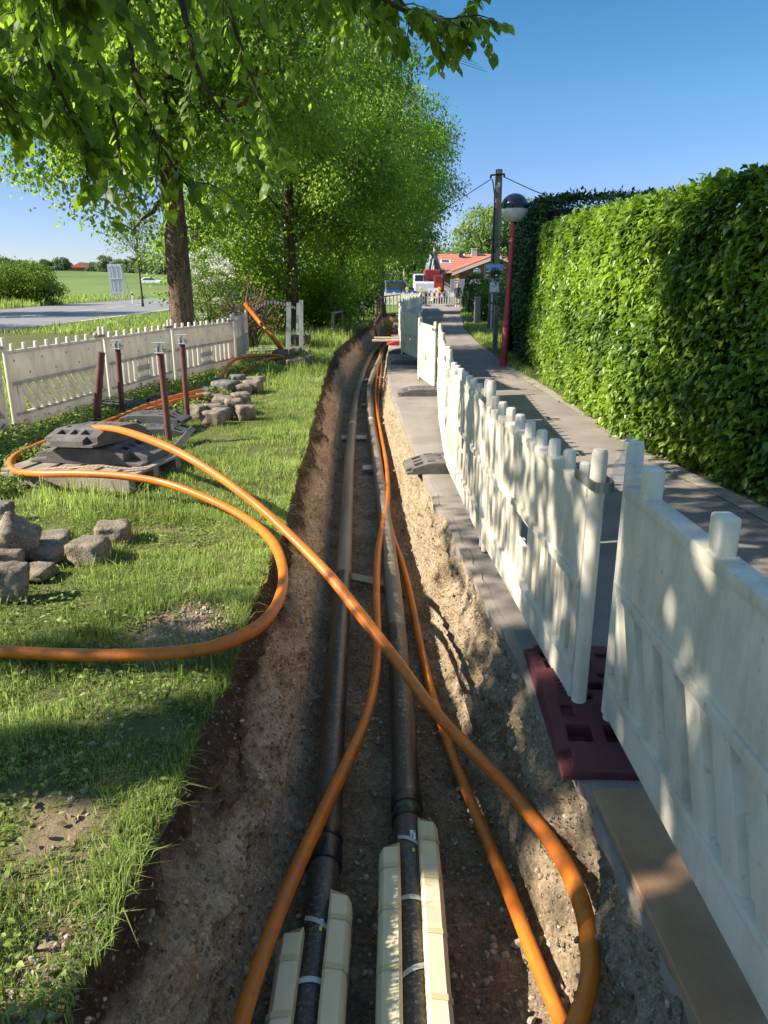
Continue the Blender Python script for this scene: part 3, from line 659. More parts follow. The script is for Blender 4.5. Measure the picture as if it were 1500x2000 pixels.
footplate('grey foot plate with open ramp slots, topmost of the pile on the pallet', (pc.x - .06, pc.y + .10, .285), R(74), 'rubber', FG, tilt=(R(-2), R(3)), L=.86, W=.52, Ht=.15)
k = G(300, 840); footplate('black foot plate on the grass between the two front rusty props', (k.x, k.y, .10), R(-4), 'rubber_dark', FG)
k = G(300, 846); footplate('dark foot plate lying lowest behind the pallet by the leaning timber', (k.x + .04, k.y - .1, .0), R(5), 'rubber_dark', FG)
k = G(235, 808); footplate('black foot plate in the weeds nearest to the left fence', (k.x - .05, k.y + .2, .02), R(18), 'rubber_dark', FG)
k = G(345, 800); footplate('black foot plate on edge beside the stones behind the props', (k.x - .12, k.y + .15, .02), R(60), 'rubber_dark', FG, tilt=(R(18), 0))
tb = MB(); a, b = G(345, 872, .03), G(368, 846, .10); d = (b - a); tb.tube([a - d*.2, a + d*.6, b + d*.3], .045, 4)
tag(tb.build('timber_offcut', MAT['wood'], bevel=.004), 'short grey timber offcut leaning by the front rusty prop', 'timber')
def prop(label, base, top, head, r=.034):
    b = G(*base); d = (Vector(b)).copy(); t_ = P(top[0], top[1], b.y + top[2]); t = thing('steel_prop', label, 'steel prop', b, 0, 'rusty steel props standing in the grass')
    m = MB(); m.tube([b - Vector((0, 0, .06)), b.lerp(t_, .5), t_], r, 14); m.build('tube', MAT['rust'], t, world=True, smooth=True)
    if head:
        m = MB(); m.box(-.05, .05, -.05, .05, 0, .012); m.box(-.03, -.018, -.035, .035, .012, .07); m.box(.018, .03, -.035, .035, .012, .07); m.tube([(0, 0, .01), (0, 0, .10)], .014, 8); m.box(-.072, .072, -.03, .03, .10, .112); m.tube([(-.06, 0, .04), (.07, 0, .04)], .009, 8)
        o = m.build('head_fitting', MAT['galv'], t, bevel=.002); o.location = t_ - b
prop('rusty steel prop without a head, leftmost of the four', (187, 838), (198, 688, 0), False, .042)
prop('rusty steel prop with a T head, second from the left', (240, 818), (230, 682, .0), True)
prop('rusty steel prop with a fitted head standing in front of the others', (331, 866), (313, 690, .0), True)
prop('rusty steel prop with a fitted head, rightmost, beside the stones', (367, 822), (356, 672, .0), True)

# ------------------------------------------------------------------ stones
def stone(label, px, py, wpx, hpx=None, z=0.0, rot=0, tilt=(0, 0), mat='stone', group='loose paving stones', seed=0, deep=1.0, name='paving_stone', cat='stone'):
    p = G(px, py, z); mpp = p.y*1.046/FPX; wd = wpx*mpp; ht = (hpx or wpx*.62)*mpp; dp = wd*deep
    bm = bmesh.new(); bmesh.ops.create_cube(bm, size=2); bmesh.ops.subdivide_edges(bm, edges=list(bm.edges), cuts=9, use_grid_fill=True)
    for v in bm.verts:
        u = v.co; q_ = 7.0; l_ = (abs(u.x)**q_ + abs(u.y)**q_ + abs(u.z)**q_)**(1/q_); u = u/l_
        k_ = 1 + .13*fbm((u.x*.9 + seed*7, u.y*.9, u.z*.9), 2) + .07*fbm((u.x*2.6, u.y*2.6 + seed, u.z*2.6), 3) + .025*fbm((u.x*8, u.y*8, u.z*8 + seed), 2)
        v.co = Vector((u.x*wd*.5*k_, u.y*dp*.5*k_, u.z*ht*.5*k_))
    me = bpy.data.meshes.new(name); bm.to_mesh(me); bm.free(); me.polygons.foreach_set('use_smooth', np.full(len(me.polygons), True)); me.set_sharp_from_angle(angle=R(60)); me.materials.append(MAT[mat])
    o = link_mesh(name, me); o.location = (p.x, p.y + dp*.35, z + ht*.46); o.rotation_euler = (tilt[0], tilt[1], R(rot)); tag(o, label, cat, group); return o
GA = 'paving stones in the heap at the left edge'
S_ = lambda *a, **k: stone(*a, **k, group=GA)
S_('rough stone tilted steeply on top of the left heap', 27, 1078, 78, 50, z=.10, rot=28, tilt=(R(20), R(34)), seed=1)
S_('low stone lying behind the tilted one in the left heap', 92, 1072, 66, 26, seed=2, rot=12)
S_('broad stone under the tilted one, right side of the left heap', 78, 1102, 84, 34, seed=3, rot=-14)
S_('rounded stone at the left picture edge, in the middle of the heap', 6, 1122, 66, 50, seed=4, rot=20)
S_('tall stone standing on end at the front of the left heap', 16, 1176, 66, 78, seed=5, rot=14, deep=.8, tilt=(0, R(8)))
S_('thin flat slab wedged behind the standing stone', 66, 1134, 58, 26, seed=6, rot=-8)
S_('big stone half sunk in tall grass, right of the heap', 168, 1104, 72, 50, seed=7, rot=-6)
S_('flat-topped stone, farthest to the right of the left heap', 214, 1066, 66, 42, seed=8, rot=10)
S_('small dark stone at the left picture edge under the pallet corner', 4, 1022, 34, 40, seed=9, mat='stone_dark')
GB = 'paving stones scattered on the lawn beside the props'
mid = [(386, 818, 32, 26, 0, 'stone at the left end of the scattered group, close to the right prop'), (395, 790, 30, 22, 0, 'stone behind the left end of the scattered group'),
 (434, 800, 38, 24, 0, 'wide pale stone in the middle of the scattered group'), (418, 812, 34, 24, .02, 'stone just in front of the wide pale one'),
 (468, 792, 34, 24, 0, 'stone with a worn top in the rear right of the scattered group'), (456, 812, 34, 32, 0, 'upright stone in the middle right of the scattered group'),
 (414, 832, 40, 28, 0, 'big front stone of the scattered group with a square face'), (434, 822, 30, 26, .0, 'stone squeezed behind the big front one'),
 (478, 822, 33, 30, 0, 'squat stone alone at the right front of the scattered group'), (398, 778, 26, 20, 0, 'dark stone behind the scattered group, in shade'),
 (428, 756, 30, 16, 0, 'darkest low stone at the far left of the rear row'), (438, 772, 42, 26, 0, 'big dark stone in the rear row in shade'),
 (464, 757, 26, 24, 0, 'dark square stone standing at the back of the rear row'), (474, 772, 30, 20, 0, 'mossy stone in the middle of the rear row'),
 (492, 768, 34, 24, 0, 'flat stone at the right end of the rear row'), (498, 751, 30, 14, 0, 'thin stone behind the right end of the rear row'), (420, 786, 28, 14, 0, 'half-buried flat stone between both rows')]
for i, (x, y, a, b, z, l) in enumerate(mid): stone(l, x, y, a, b, z=z, rot=(i*37) % 50 - 25, seed=20 + i, group=GB, mat='stone_dark' if 'dark' in l else 'stone')
GC = 'stones heaped round the galvanised posts'
for i, (x, y, a, b, l) in enumerate([(547, 704, 24, 20, 'grey stone at the left of the far heap where the conduits end'), (563, 699, 18, 18, 'brownish cube stone at the foot of the left galvanised post'),
 (578, 697, 20, 18, 'dark cube stone between the galvanised posts'), (598, 682, 15, 28, 'tall rounded stone right of the galvanised posts'), (577, 678, 26, 22, 'large dark stone behind the galvanised posts'),
 (553, 715, 22, 10, 'flat stone in front, left in the far heap'), (569, 717, 26, 14, 'flat stone in front, centre of the far heap'), (585, 712, 22, 13, 'flat stone in front, right of centre in the far heap'),
 (596, 708, 18, 14, 'small dark stone in front, right in the far heap'), (607, 709, 14, 14, 'brownish stone at the right end of the far heap'), (598, 696, 14, 12, 'small stone wedged under the tall rounded one')]):
    stone(l, x, y, a, b, rot=(i*53) % 40 - 20, seed=50 + i, group=GC, mat='stone_dark' if i in (2, 4, 8) else 'stone')
for (a, b, l) in (((478, 690), (545, 687), 'long kerb stone lying in the grass, front one of three'), ((500, 684), (546, 683), 'long kerb stone lying in the grass, middle one of three'), ((505, 679), (545, 679), 'long kerb stone lying in the grass, rear one of three')):
    p, q = G(*a, .05), G(*b, .05); m = MB(); d = (q - p).normalized(); n_ = Vector((-d.y, d.x, 0))*.06
    m.add([p - n_ - Vector((0,0,.06)), q - n_ - Vector((0,0,.06)), q + n_ - Vector((0,0,.06)), p + n_ - Vector((0,0,.06)), p - n_ + Vector((0,0,.06)), q - n_ + Vector((0,0,.06)), q + n_ + Vector((0,0,.06)), p + n_ + Vector((0,0,.06))], [(3,2,1,0),(4,5,6,7),(0,1,5,4),(1,2,6,5),(2,3,7,6),(3,0,4,7)])
    tag(m.build('kerb_block', MAT['kerb'], bevel=.012, seg=2), l, 'kerb stone', 'long kerb stones in the grass')

# ------------------------------------------------------------------ pipes, foam, conduits in the trench
ZP = -.625
def pipe_line(name, label, px, r, near):
    pts = [G(x, y, ZP) for x, y in px]; d = (pts[0] - pts[1]).normalized(); pts = [pts[0] + d*1.6] + pts
    t = thing(name, label, 'pipe', (pts[1].x, pts[1].y, ZP), 0, 'twin district pipes in the trench')
    cv = catmull(pts, 10)
    i0 = min(range(len(cv)), key=lambda i: abs(cv[i].y - near))
    m = MB(); m.tube(cv[:i0 + 1], r, 20); m.build('pipe_section', MAT['pipe'], t, world=True, smooth=True)
    m = MB(); m.tube(cv[i0:], r*.995, 16); m.build('pipe_section', MAT['pipe_dusty_lit'], t, world=True, smooth=True)
    return t, cv
pl, cl = pipe_line('district_pipe', 'long black pipe on the left of the trench floor', [(600, 2000), (632, 1700), (655, 1350), (672, 1100), (684, 880), (697, 770), (718, 706), (738, 678), (757, 655)], .065, 5.6)
pr, cr = pipe_line('district_pipe', 'long black pipe on the right of the trench floor', [(810, 2000), (796, 1600), (780, 1300), (760, 1080), (735, 890), (722, 800), (725, 742), (744, 696), (762, 662)], .065, 4.6)
def frame_at(cv, y):
    i = min(range(1, len(cv) - 1), key=lambda i: abs(cv[i].y - y)); p = cv[i]; a, b = (cv[i], cv[i+1]) if (cv[i+1].y - cv[i].y)*(y - cv[i].y) >= 0 else (cv[i-1], cv[i])
    u = (y - a.y)/(b.y - a.y) if abs(b.y - a.y) > 1e-6 else 0; p = a.lerp(b, u); t = (b - a).normalized(); t = t if t.y > 0 else -t
    x = t.cross(Vector((0, 0, 1))).normalized(); return p, t, x, Vector((0, 0, 1))
def ring(t, cv, y, ln, r, name, mat):
    p, tt, x, z = frame_at(cv, y); m = MB(); m.tube([p - tt*ln/2, p - tt*ln*.42, p, p + tt*ln*.42, p + tt*ln/2], [r*.97, r, r, r, r*.97], 20); return m.build(name, MAT[mat], t, world=True, smooth=True)
yl = lambda px, py: G(px, py, ZP + .06).y
ring(pl, cl, yl(640, 1655), .10, .074, 'coupling', 'black'); ring(pl, cl, yl(640, 1620), .035, .071, 'coupling_rim', 'black')
ring(pr, cr, yl(790, 1550), .08, .073, 'coupling', 'black'); ring(pr, cr, yl(790, 1580), .05, .071, 'coupling_rim', 'black')
ring(pl, cl, yl(692, 823), .16, .067, 'white_band', 'pale_block'); ring(pr, cr, yl(716, 816), .14, .067, 'white_band', 'pale_block')
ring(pr, cr, yl(748, 948), .30, .069, 'coupling', 'pipe_dusty_lit')
def foam(t, cv, pipe_word, y_far_l, y_far_r):
    for s, yf in ((-1, y_far_l), (1, y_far_r)):
        prof = [(s*.037, .056), (s*.041, .092), (s*.050, .100), (s*.104, .092), (s*.120, .074), (s*.124, .02), (s*.112, -.045), (s*.082, -.066), (s*.066, -.02), (s*.060, .03)]
        m = MB(); vs = []; yy = np.linspace(.55, yf, 12); n = len(prof)
        for k, y in enumerate(yy):
            p, tt, x, z = frame_at(cv, y); wv = 1 + .03*fbm((y*3, s, pipe_word))
            for j, (a, b) in enumerate(prof):
                cut = (.05 if j in (0, 1, 9, 8) else -.03 if j in (4, 5) else 0) if k == len(yy) - 1 else 0
                vs.append(p + x*a*wv + z*(b*(1 + .015*fbm((y*2, s + 3, 1)))) + tt*cut*.6)
        fs = [(i*n+j, i*n+(j+1) % n, (i+1)*n+(j+1) % n, (i+1)*n+j) for i in range(len(yy)-1) for j in range(n)] + [tuple(range(n)), tuple((len(yy)-1)*n+j for j in range(n))]
        m.add(vs, fs); sh = m.build('foam_shell', MAT['foam'], None, smooth=True)
        if True:
            base = Vector(frame_at(cv, .9)[0]); sh.data.transform(Matrix.Translation(-base)); sh.location = base
            w_ = ('left' if s < 0 else 'right'); tag(sh, f'cream foam half-shell on the {w_} side of the {"left" if pipe_word == 1 else "right"} pipe', 'foam shell', 'cream foam shells strapped on the pipes')
            for y in ([yf - .10, yf - .30, yf - .55, yf - .8]):
                if y < .6: continue
                mk = MB()
                ring_ = []
                for yq in (y - .011, y + .011):
                    p, tt, x, z = frame_at(cv, yq); ring_.append([p + x*a*1.012 + z*b*1.012 for a, b in ((s*.040, .0935), (s*.050, .1015), (s*.105, .0935), (s*.1215, .0745), (s*.1255, .02))])
                for j in range(4): mk.add([ring_[0][j], ring_[0][j+1], ring_[1][j+1], ring_[1][j]], [(0,1,2,3)])
                mk.build('tape_mark', MAT['foam_mark'], sh, world=True)
    for q, y in enumerate(np.linspace(min(y_far_l, y_far_r) + .08, .7, 7)):
        m = MB(); al = (q % 3 - 1)*.035; vs = []
        for yq in (-.011, .011):
            for an in np.linspace(-.75, .75, 9):
                p, tt, x, z = frame_at(cv, y + yq + al*an); vs.append(p + x*math.sin(an)*.0685 + z*math.cos(an)*.0685)
        m.add(vs, [(i, i+1, i+10, i+9) for i in range(8)]); m.build('tape_band', MAT['tape'], t, world=True, smooth=True)
foam(pl, cl, 1, yl(585, 1838), yl(672, 1762)); foam(pr, cr, 2, yl(762, 1668), yl(838, 1618))
for t, cv, y, kind in ((pr, cr, yl(805, 1632), 'label'), (pr, cr, yl(805, 1662), 'tag'), (pl, cl, yl(618, 1800), 'square'), (pl, cl, yl(613, 1815), 'tag')):
    p, tt, x, z = frame_at(cv, y); n_ = (z + x*.25).normalized(); e = tt.cross(n_).normalized(); p = p + n_*.0675
    w_, l_ = (.012, .026) if kind == 'label' else (.005, .010) if kind == 'tag' else (.007, .007)
    m = MB(); m.add([p - e*w_ - tt*l_, p + e*w_ - tt*l_, p + e*w_ + tt*l_, p - e*w_ + tt*l_], [(0,1,2,3)]); lb = m.build('label' if kind != 'tag' else 'tag', MAT['lime' if kind == 'tag' else 'label'], t, world=True)
    if kind != 'tag':
        m = MB()
        for i in range(9 if kind == 'label' else 2):
            u = -.021 + i*.003 if kind == 'label' else -.002 + i*.003; o_ = n_*.0012
            m.add([p + o_ - e*w_*.6 + tt*u, p + o_ + e*w_*.2 + tt*u, p + o_ + e*w_*.2 + tt*(u + .0012), p + o_ - e*w_*.6 + tt*(u + .0012)], [(0,1,2,3)])
        if kind == 'label': m.add([p + n_*.0012 + e*w_*.3 + tt*.012, p + n_*.0012 + e*w_*.85 + tt*.012, p + n_*.0012 + e*w_*.85 + tt*.022, p + n_*.0012 + e*w_*.3 + tt*.022], [(0,1,2,3)])
        m.build('printed_lines', MAT['ink'], lb, world=True)
for a, b, hh, l, mt in (((667, 857), (716, 857), .07, 'white block under the left pipe at the second bend', 'pale_block'), ((650, 1125), (760, 1148), .06, 'pale timber sleeper across both pipes in the middle of the trench', 'palewood'), ((708, 917), (728, 917), .07, 'small white block left of the right pipe', 'pale_block'), ((704, 745), (748, 738), .07, 'white block under both pipes far along the trench', 'pale_block'), ((708, 792), (738, 790), .05, 'pale sleeper between the pipes near their white bands', 'palewood')):
    p, q = G(*a, -.7), G(*b, -.7); m = MB(); d = (q - p).normalized(); n_ = Vector((-d.y, d.x, 0))*.05; m.tube([p + n_, q + n_], hh*.7, 4, twist=0)
    tag(m.build('sleeper', MAT[mt], bevel=.005), l, 'sleeper', 'sleepers under the pipes')
def conduit(label, pts, r=.026, name='orange_conduit', cat='conduit', group='orange conduits', mat='orange', flat=.0, n=10, tw=.06):
    m = MB(); m.tube(catmull(pts, n), r, 20, prof=lambda a: 1 + flat*(math.cos(a)**2) + .03*math.cos(4*a), twist=tw)
    return tag(m.build(name, MAT[mat], smooth=True), label, cat, group)
big = [(-90,1264,.05),(0,1272,.06),(120,1278,.06),(250,1279,.07),(380,1270,.08),(455,1250,.09),(515,1215,.09),(547,1165,.09),(552,1110,.09),(530,1055,.10),(480,1012,.10),(410,976,.13),(330,946,.17),(250,931,.20),(160,925,.20),(80,925,.17),(30,920,.13),(20,905,.12),(35,888,.12),(70,872,.12),(110,856,.16),(150,841,.3),(182,836,.42),(230,839,.47),(290,858,.48),(350,884,.44),(420,926,.36),(500,985,.26),(570,1048,.15),(640,1120,.04),(700,1195,-.06),(770,1285,-.16),(850,1390,-.26),(930,1475,-.31),(1000,1548,-.33),(1065,1630,-.32),(1110,1700,-.29),(1140,1780,-.26),(1152,1860,-.25),(1150,1920,-.27),(1132,1985,-.30),(1090,2080,-.36)]
conduit('orange conduit that loops over the lawn and then crosses the trench to the right wall', [G(x, y, z) for x, y, z in big], .0275, flat=.12, n=8)
c_ = [(1140,2080,-.62),(1098,2000,-.63),(1040,1860,-.65),(985,1720,-.66),(930,1590,-.67),(880,1465,-.68),(845,1360,-.69),(822,1265,-.69),(805,1180,-.69),(785,1100,-.70),(768,1050,-.70),(758,1000,-.70),(758,950,-.70),(748,890,-.70),(740,840,-.70),(737,790,-.70),(742,745,-.70),(744,700,-.68),(741,680,-.60),(738,662,-.4)]
conduit('orange conduit lying right of the right pipe along the trench floor', [G(x, y, z) for x, y, z in c_], .0245, flat=.1, n=8)
d_ = [(430,2120,-.40),(470,2000,-.42),(515,1860,-.44),(570,1720,-.46),(625,1600,-.48),(680,1485,-.50),(715,1400,-.52),(733,1320,-.54),(737,1240,-.55),(735,1160,-.56),(738,1080,-.57),(748,1020,-.58),(757,965,-.60),(754,905,-.62),(744,850,-.64),(735,800,-.66),(733,770,-.66),(735,735,-.66),(740,700,-.60),(746,680,-.5)]
conduit('orange conduit curving over the left pipe down to the lower picture edge', [G(x, y, z) for x, y, z in d_], .0255, flat=.12, n=8)
conduit('thin orange conduit that runs beside the right pipe at the far bend', [G(x, y, -.68) for x, y in ((742, 880), (733, 820), (728, 780), (733, 740), (741, 700), (750, 672))], .02)
conduit('rust-red conduit sticking up out of the far trench end', [G(736, 660, -.2), G(734, 650, .0), P(731, 634, 24), P(737, 622, 25), P(745, 612, 26)], .03, mat='rust')
conduit('thin orange line leading from the lawn bundle into the far stones, upper arc', [G(415, 752, .05), G(432, 733, .12), P(455, 704, 14.6), P(490, 695, 15.6), P(535, 694, 16.6), G(556, 700, .1)], .035, flat=.2)
conduit('thin orange line leading from the lawn bundle into the far stones, lower arc', [G(462, 738, .03), G(475, 726, .10), P(500, 711, 15.2), P(525, 701, 16), G(545, 700, .08)], .030, flat=.2)
conduit('thick raised orange bundle leaning from the fence end down to the stones', [P(479, 592, 17.6), P(500, 620, 17.5), P(520, 645, 17.3), P(540, 668, 17.0), G(556, 692, .1)], .05, flat=.25)
for i, (o, l) in enumerate(((0, 'orange conduit bundle strand behind the props, upper one'), (1, 'orange conduit bundle strand behind the props, lower one'))):
    conduit(l, [G(x, y + o*9, .13 + .03*(1 - o)) for x, y in ((176, 836), (205, 826), (240, 812), (275, 797), (310, 786), (350, 774), (395, 764))], .03, flat=.2)
bt = MB(); a, b = G(738, 656, .0), G(778, 656, .0)
tag(MB().box(a.x - .1, a.x + .95, 23.9, 24.15, .005, .05).build('plank', MAT['palewood'], bevel=.004), 'pale plank laid across the trench, front one', 'plank', 'planks across the trench')
tag(MB().box(a.x - .15, a.x + .9, 22.7, 22.95, .005, .05).build('plank', MAT['palewood'], bevel=.004), 'greenish plank laid across the trench, rear one', 'plank', 'planks across the trench')
bd = MB(); bd.box(-.10, .10, -.95, .78, 0, .032); o = bd.build('board', MAT['board'], bevel=.004); o.location = (.805, 1.28, .008); o.rotation_euler = (0, 0, R(1.5))
tag(o, 'flat brown board lying under the nearest white panel', 'board')
pp = MB(); p0 = G(1150, 1515, .012)
# clear plastic bag over the post between the two near panels
tb_ = thing('plastic_bag', 'crumpled clear plastic bag over the end post of the nearest panel', 'plastic bag', (.824, 2.385, -.03))
def crumple(seed, n=12):
    vs = []; fs = []
    for i in range(n):
        for j in range(n):
            u, v = i/(n-1), j/(n-1); a = (u - .5)*4.2
            r = .033 + .028*v*(.4 + 1.2*abs(fbm((u*5, v*3, seed)))); vs.append((-r*math.cos(a)*(1 + .5*v*v), r*math.sin(a), 1.17 - .13*v + .03*fbm((u*4, v*4, seed + 1))))
    for i in range(n-1):
        for j in range(n-1): fs.append((i*n+j, (i+1)*n+j, (i+1)*n+j+1, i*n+j+1))
    return vs, fs
bagm, nt_, b_ = newmat('clear_film'); b_.inputs['Base Color'].default_value = (.75, .78, .8, 1); b_.inputs['Roughness'].default_value = .12; b_.inputs['Alpha'].default_value = .26; b_.inputs['Specular IOR Level'].default_value = .8
m = MB(); m.add(*crumple(3)); m.build('film', bagm, tb_, smooth=True)

# ------------------------------------------------------------------ gravel, clods (too many to count)
rng = np.random.default_rng(5)
ico = bmesh.new(); bmesh.ops.create_icosphere(ico, subdivisions=1, radius=1); iv = np.array([v.co[:] for v in ico.verts]); if_ = np.array([[v.index for v in f.verts] for f in ico.faces]); ico.free()
def pebbles(name, pts, sizes, tone, mat):
    N = len(pts); q = rng.normal(size=(N, 3, 3)); q, _ = np.linalg.qr(q); sc_ = rng.uniform(.55, 1.25, (N, 1, 3)); jit = 1 + rng.normal(size=(N, len(iv), 1))*.12
    v = pts[:, None] + np.einsum('nij,nkj->nki', q, iv[None]*sc_*jit)*sizes[:, None, None]; f = if_[None] + (np.arange(N)*len(iv))[:, None, None]
    return tag(np_mesh(name, v.reshape(-1, 3), f.reshape(-1, 3), mat, None, smooth=False, tone=np.repeat(tone, len(iv))), kind='stuff')
gm, nt_, b_ = newmat('gravel'); a_ = _n(nt_, 'ShaderNodeAttribute', attribute_name='tone'); nt_.links.new(ramp(nt_, a_.outputs['Fac'], [(0, (.19, .14, .09)), (.5, (.32, .25, .175)), (.9, (.46, .39, .30)), (1, (.55, .52, .47))]), b_.inputs['Base Color']); b_.inputs['Roughness'].default_value = .9
N = 20000
ri = np.minimum((rng.random(N)**1.3*len(ys)*.9).astype(int), len(ys) - 1); ci = np.where(rng.random(N) < .62, rng.integers(NW, NW + NF, N), np.where(rng.random(N) < .62, rng.integers(NW + NF, NC - 4, N), rng.integers(6, NW, N)))
pts = trench_grid[ri, ci] + rng.normal(size=(N, 3))*.006; sz = .0035 + .012*rng.random(N)**2.8; sz[rng.random(N) < .012] *= 2.1
pebbles('gravel', pts, sz, np.clip(rng.random(N)*.95 + (rng.random(N) < .03)*.4, 0, 1), gm)
Nc = 420; ri = np.minimum((rng.random(Nc)**1.2*len(ys)*.75).astype(int), len(ys) - 1); ci = np.where(rng.random(Nc) < .5, rng.integers(NW + 1, NW + 9, Nc), rng.integers(NW + NF - 9, NW + NF + 4, Nc))
cmat, nt_, b_ = newmat('clod_earth'); a_ = _n(nt_, 'ShaderNodeAttribute', attribute_name='tone'); nt_.links.new(ramp(nt_, a_.outputs['Fac'], [(0, (.20, .14, .085)), (1, (.40, .30, .20))]), b_.inputs['Base Color']); b_.inputs['Roughness'].default_value = .95
pebbles('fallen_clods', trench_grid[ri, ci] + rng.normal(size=(Nc, 3))*np.array([.02, .02, .004]), .010 + .022*rng.random(Nc)**2, rng.random(Nc), cmat)
# crumbs of earth where the turf is trampled off
N = 4200; X = rng.normal(size=N)*.16 - .92; Y = 3.2 + rng.normal(size=N)*.3; h = N//2; X[h:] = -.70 + rng.normal(size=N - h)*.16; Y[h:] = 1.5 + rng.normal(size=N - h)*.42
ok = np.array([x < rimL(y) - .005 for x, y in zip(X, Y)]); X, Y = X[ok], Y[ok]
pebbles('earth_crumbs', np.stack([X, Y, np.array([lawn_z(x, y) for x, y in zip(X, Y)])], 1), .003 + .011*rng.random(len(X))**3, rng.random(len(X))*.8, gm)

# ------------------------------------------------------------------ grass and weeds
def grass(name, N, y0, y1, xl, hgt, wid, seed, mat='grass', pw=1.0, dens=None, lean=.5, xr=None):
    rng = np.random.default_rng(seed); Y = y0 + (y1 - y0)*rng.random(N)**pw; a = np.array([xl(y) for y in Y]); b = np.array([(xr(y) if xr else rimL(min(y, YEND)) + .02) for y in Y]); X = a + (b - a)*rng.random(N)
    kp = np.array([(1 - bare(x, y)*.96 if dens is None else dens(x, y)) for x, y in zip(X, Y)]) > rng.random(N); X, Y = X[kp], Y[kp]; N = len(X)
    hm = np.array([1 + 1.1*fbm((x*1.4, y*1.4, 90)) + .5*fbm((x*5, y*5, 91)) for x, y in zip(X, Y)]); hm = np.clip(hm, .35, 2.2)
    Z = np.array([lawn_z(x, y) for x, y in zip(X, Y)]) - .012
    H_ = hgt*hm*rng.uniform(.55, 1.35, N); an = rng.random(N)*6.283; ln = np.abs(rng.normal(size=N))*lean; W_ = wid*rng.uniform(.6, 1.3, N)
    dx, dy = np.cos(an), np.sin(an); sx, sy = -dy*W_*.5, dx*W_*.5; p = np.stack([X, Y, Z], 1); side = np.stack([sx, sy, np.zeros(N)], 1)
    m1 = p + np.stack([dx*H_*ln*.25, dy*H_*ln*.25, H_*.55], 1); m2 = p + np.stack([dx*H_*ln*.95, dy*H_*ln*.95, H_*np.maximum(.35, 1 - ln*.4)], 1)
    v = np.stack([p - side, p + side, m1 + side*.8, m1 - side*.8, m2], 1).reshape(-1, 3); f = np.array([(0,1,2),(0,2,3),(3,2,4)])[None] + (np.arange(N)*5)[:, None, None]
    pt = np.array([.5*fbm((x*.8, y*.8, 95)) for x, y in zip(X, Y)]); tone = np.clip(.45 + pt + rng.normal(size=N)*.2, 0, 1)
    tv = np.stack([tone*.55, tone*.55, tone, tone, tone*1.1], 1)
    return tag(np_mesh(name, v, f.reshape(-1, 3), MAT[mat], None, tone=tv.ravel()), kind='stuff')
vl = lambda y: max(-6.5, -.57*y - .75)
grass('lawn_grass', 70000, .55, 5.2, vl, .055, .0042, 1, pw=.75)
grass('lawn_grass', 62000, 5.0, 12, lambda y: max(-6.2, -.57*y - .4), .055, .0070, 2, pw=.85)
grass('lawn_grass', 60000, 12, 28, lambda y: max(-8.5, -.57*y), .075, .013, 3)
grass('lawn_grass', 30000, 26, 60, lambda y: -13.5, .14, .035, 4)
def near_of(pts_):
    return lambda x, y: max(math.exp(-((x - a)**2 + (y - b)**2)/c**2) for a, b, c in pts_)
stp = G(60, 1150); st2 = G(180, 1110); plc = G(200, 985)
grass('tall_grass', 9000, 2.6, 7.6, vl, .13, .0055, 5, dens=near_of([(stp.x + .1, stp.y - .1, .35), (st2.x, st2.y - .15, .35), (plc.x, plc.y, .5), (plc.x - .7, plc.y + .1, .5), (-1.25, 2.3, .35), (-.95, 3.0, .2), (-1.2, 6.1, .3), (-.85, 2.55, .15)]), lean=.45)
grass('tall_grass', 9000, 12.5, 20, lambda y: -4, .17, .012, 6, dens=near_of([(-2.6, 14.6, 1.1), (-2.3, 16.6, 1.0), (-2.9, 18, 1.2)]), lean=.4)
grass('tall_grass', 9000, 20, 30, lambda y: -5, .22, .018, 7, dens=lambda x, y: .8, lean=.4)
fe = lerp([(0, -.78), (4, -.76), (6, -.80), (8.2, -.9), (13, -1.13), (18, -1.29)])
grass('turf_fringe', 13000, .6, 16, lambda y: rimL(y) - .09, .058, .0042, 8, pw=1.4, dens=lambda x, y: .9 if fbm((y*2.3, 3, 97)) > -.12 else .18, lean=.85)
grass('verge_grass', 8000, 9, 19, lambda y: PR(y) - .02, .08, .009, 9, dens=lambda x, y: .85, xr=lambda y: PR(y) + .45)
grass('verge_grass', 16000, 18, 34, lambda y: PR(y) + .05, .11, .02, 10, dens=lambda x, y: .9, xr=lambda y: PR(y) + 2.2)
grass('verge_grass', 7000, 40, 58, lambda y: PR(y) - .1, .16, .04, 12, dens=lambda x, y: .9, xr=lambda y: PR(y) + 2.0)
def farverge(name, N, y0, y1, h, w_, seed):
    grass(name, N, y0, y1, lambda y: float(RF(y)) - 9, h, w_, seed, dens=lambda x, y: .9, xr=lambda y: float(RF(y)) + .3, lean=.3)
farverge('roadside_grass', 16000, 48, 100, .42, .07, 13)
def weeds(name, N, y0, y1, xl, xr, size, seed, dens, up=.12, pw=1.0, mat='weed', zr=.05):
    rng = np.random.default_rng(seed); Y = y0 + (y1 - y0)*rng.random(N)**pw; X = np.array([xl(y) for y in Y]); b = np.array([xr(y) for y in Y]); X = X + (b - X)*rng.random(N)
    kp = np.array([dens(x, y) for x, y in zip(X, Y)]) > rng.random(N); X, Y = X[kp], Y[kp]; N = len(X); pos = np.stack([X, Y, np.array([lawn_z(x, y) for x, y in zip(X, Y)]) + rng.random(N)**1.5*zr], 1)
    d = rng.normal(size=(N, 3))*np.array([1, 1, .35]) + np.array([0, 0, up]); n = rng.normal(size=(N, 3))*.35 + np.array([0, 0, 1.0])
    v, f, k = leaf_geo(pos, d, n, size*rng.uniform(.5, 1.4, N), TO); return tag(np_mesh(name, v, f, MAT[mat], None, tone=np.repeat(np.clip(.5 + rng.normal(size=N)*.25, 0, 1), k)), kind='stuff')
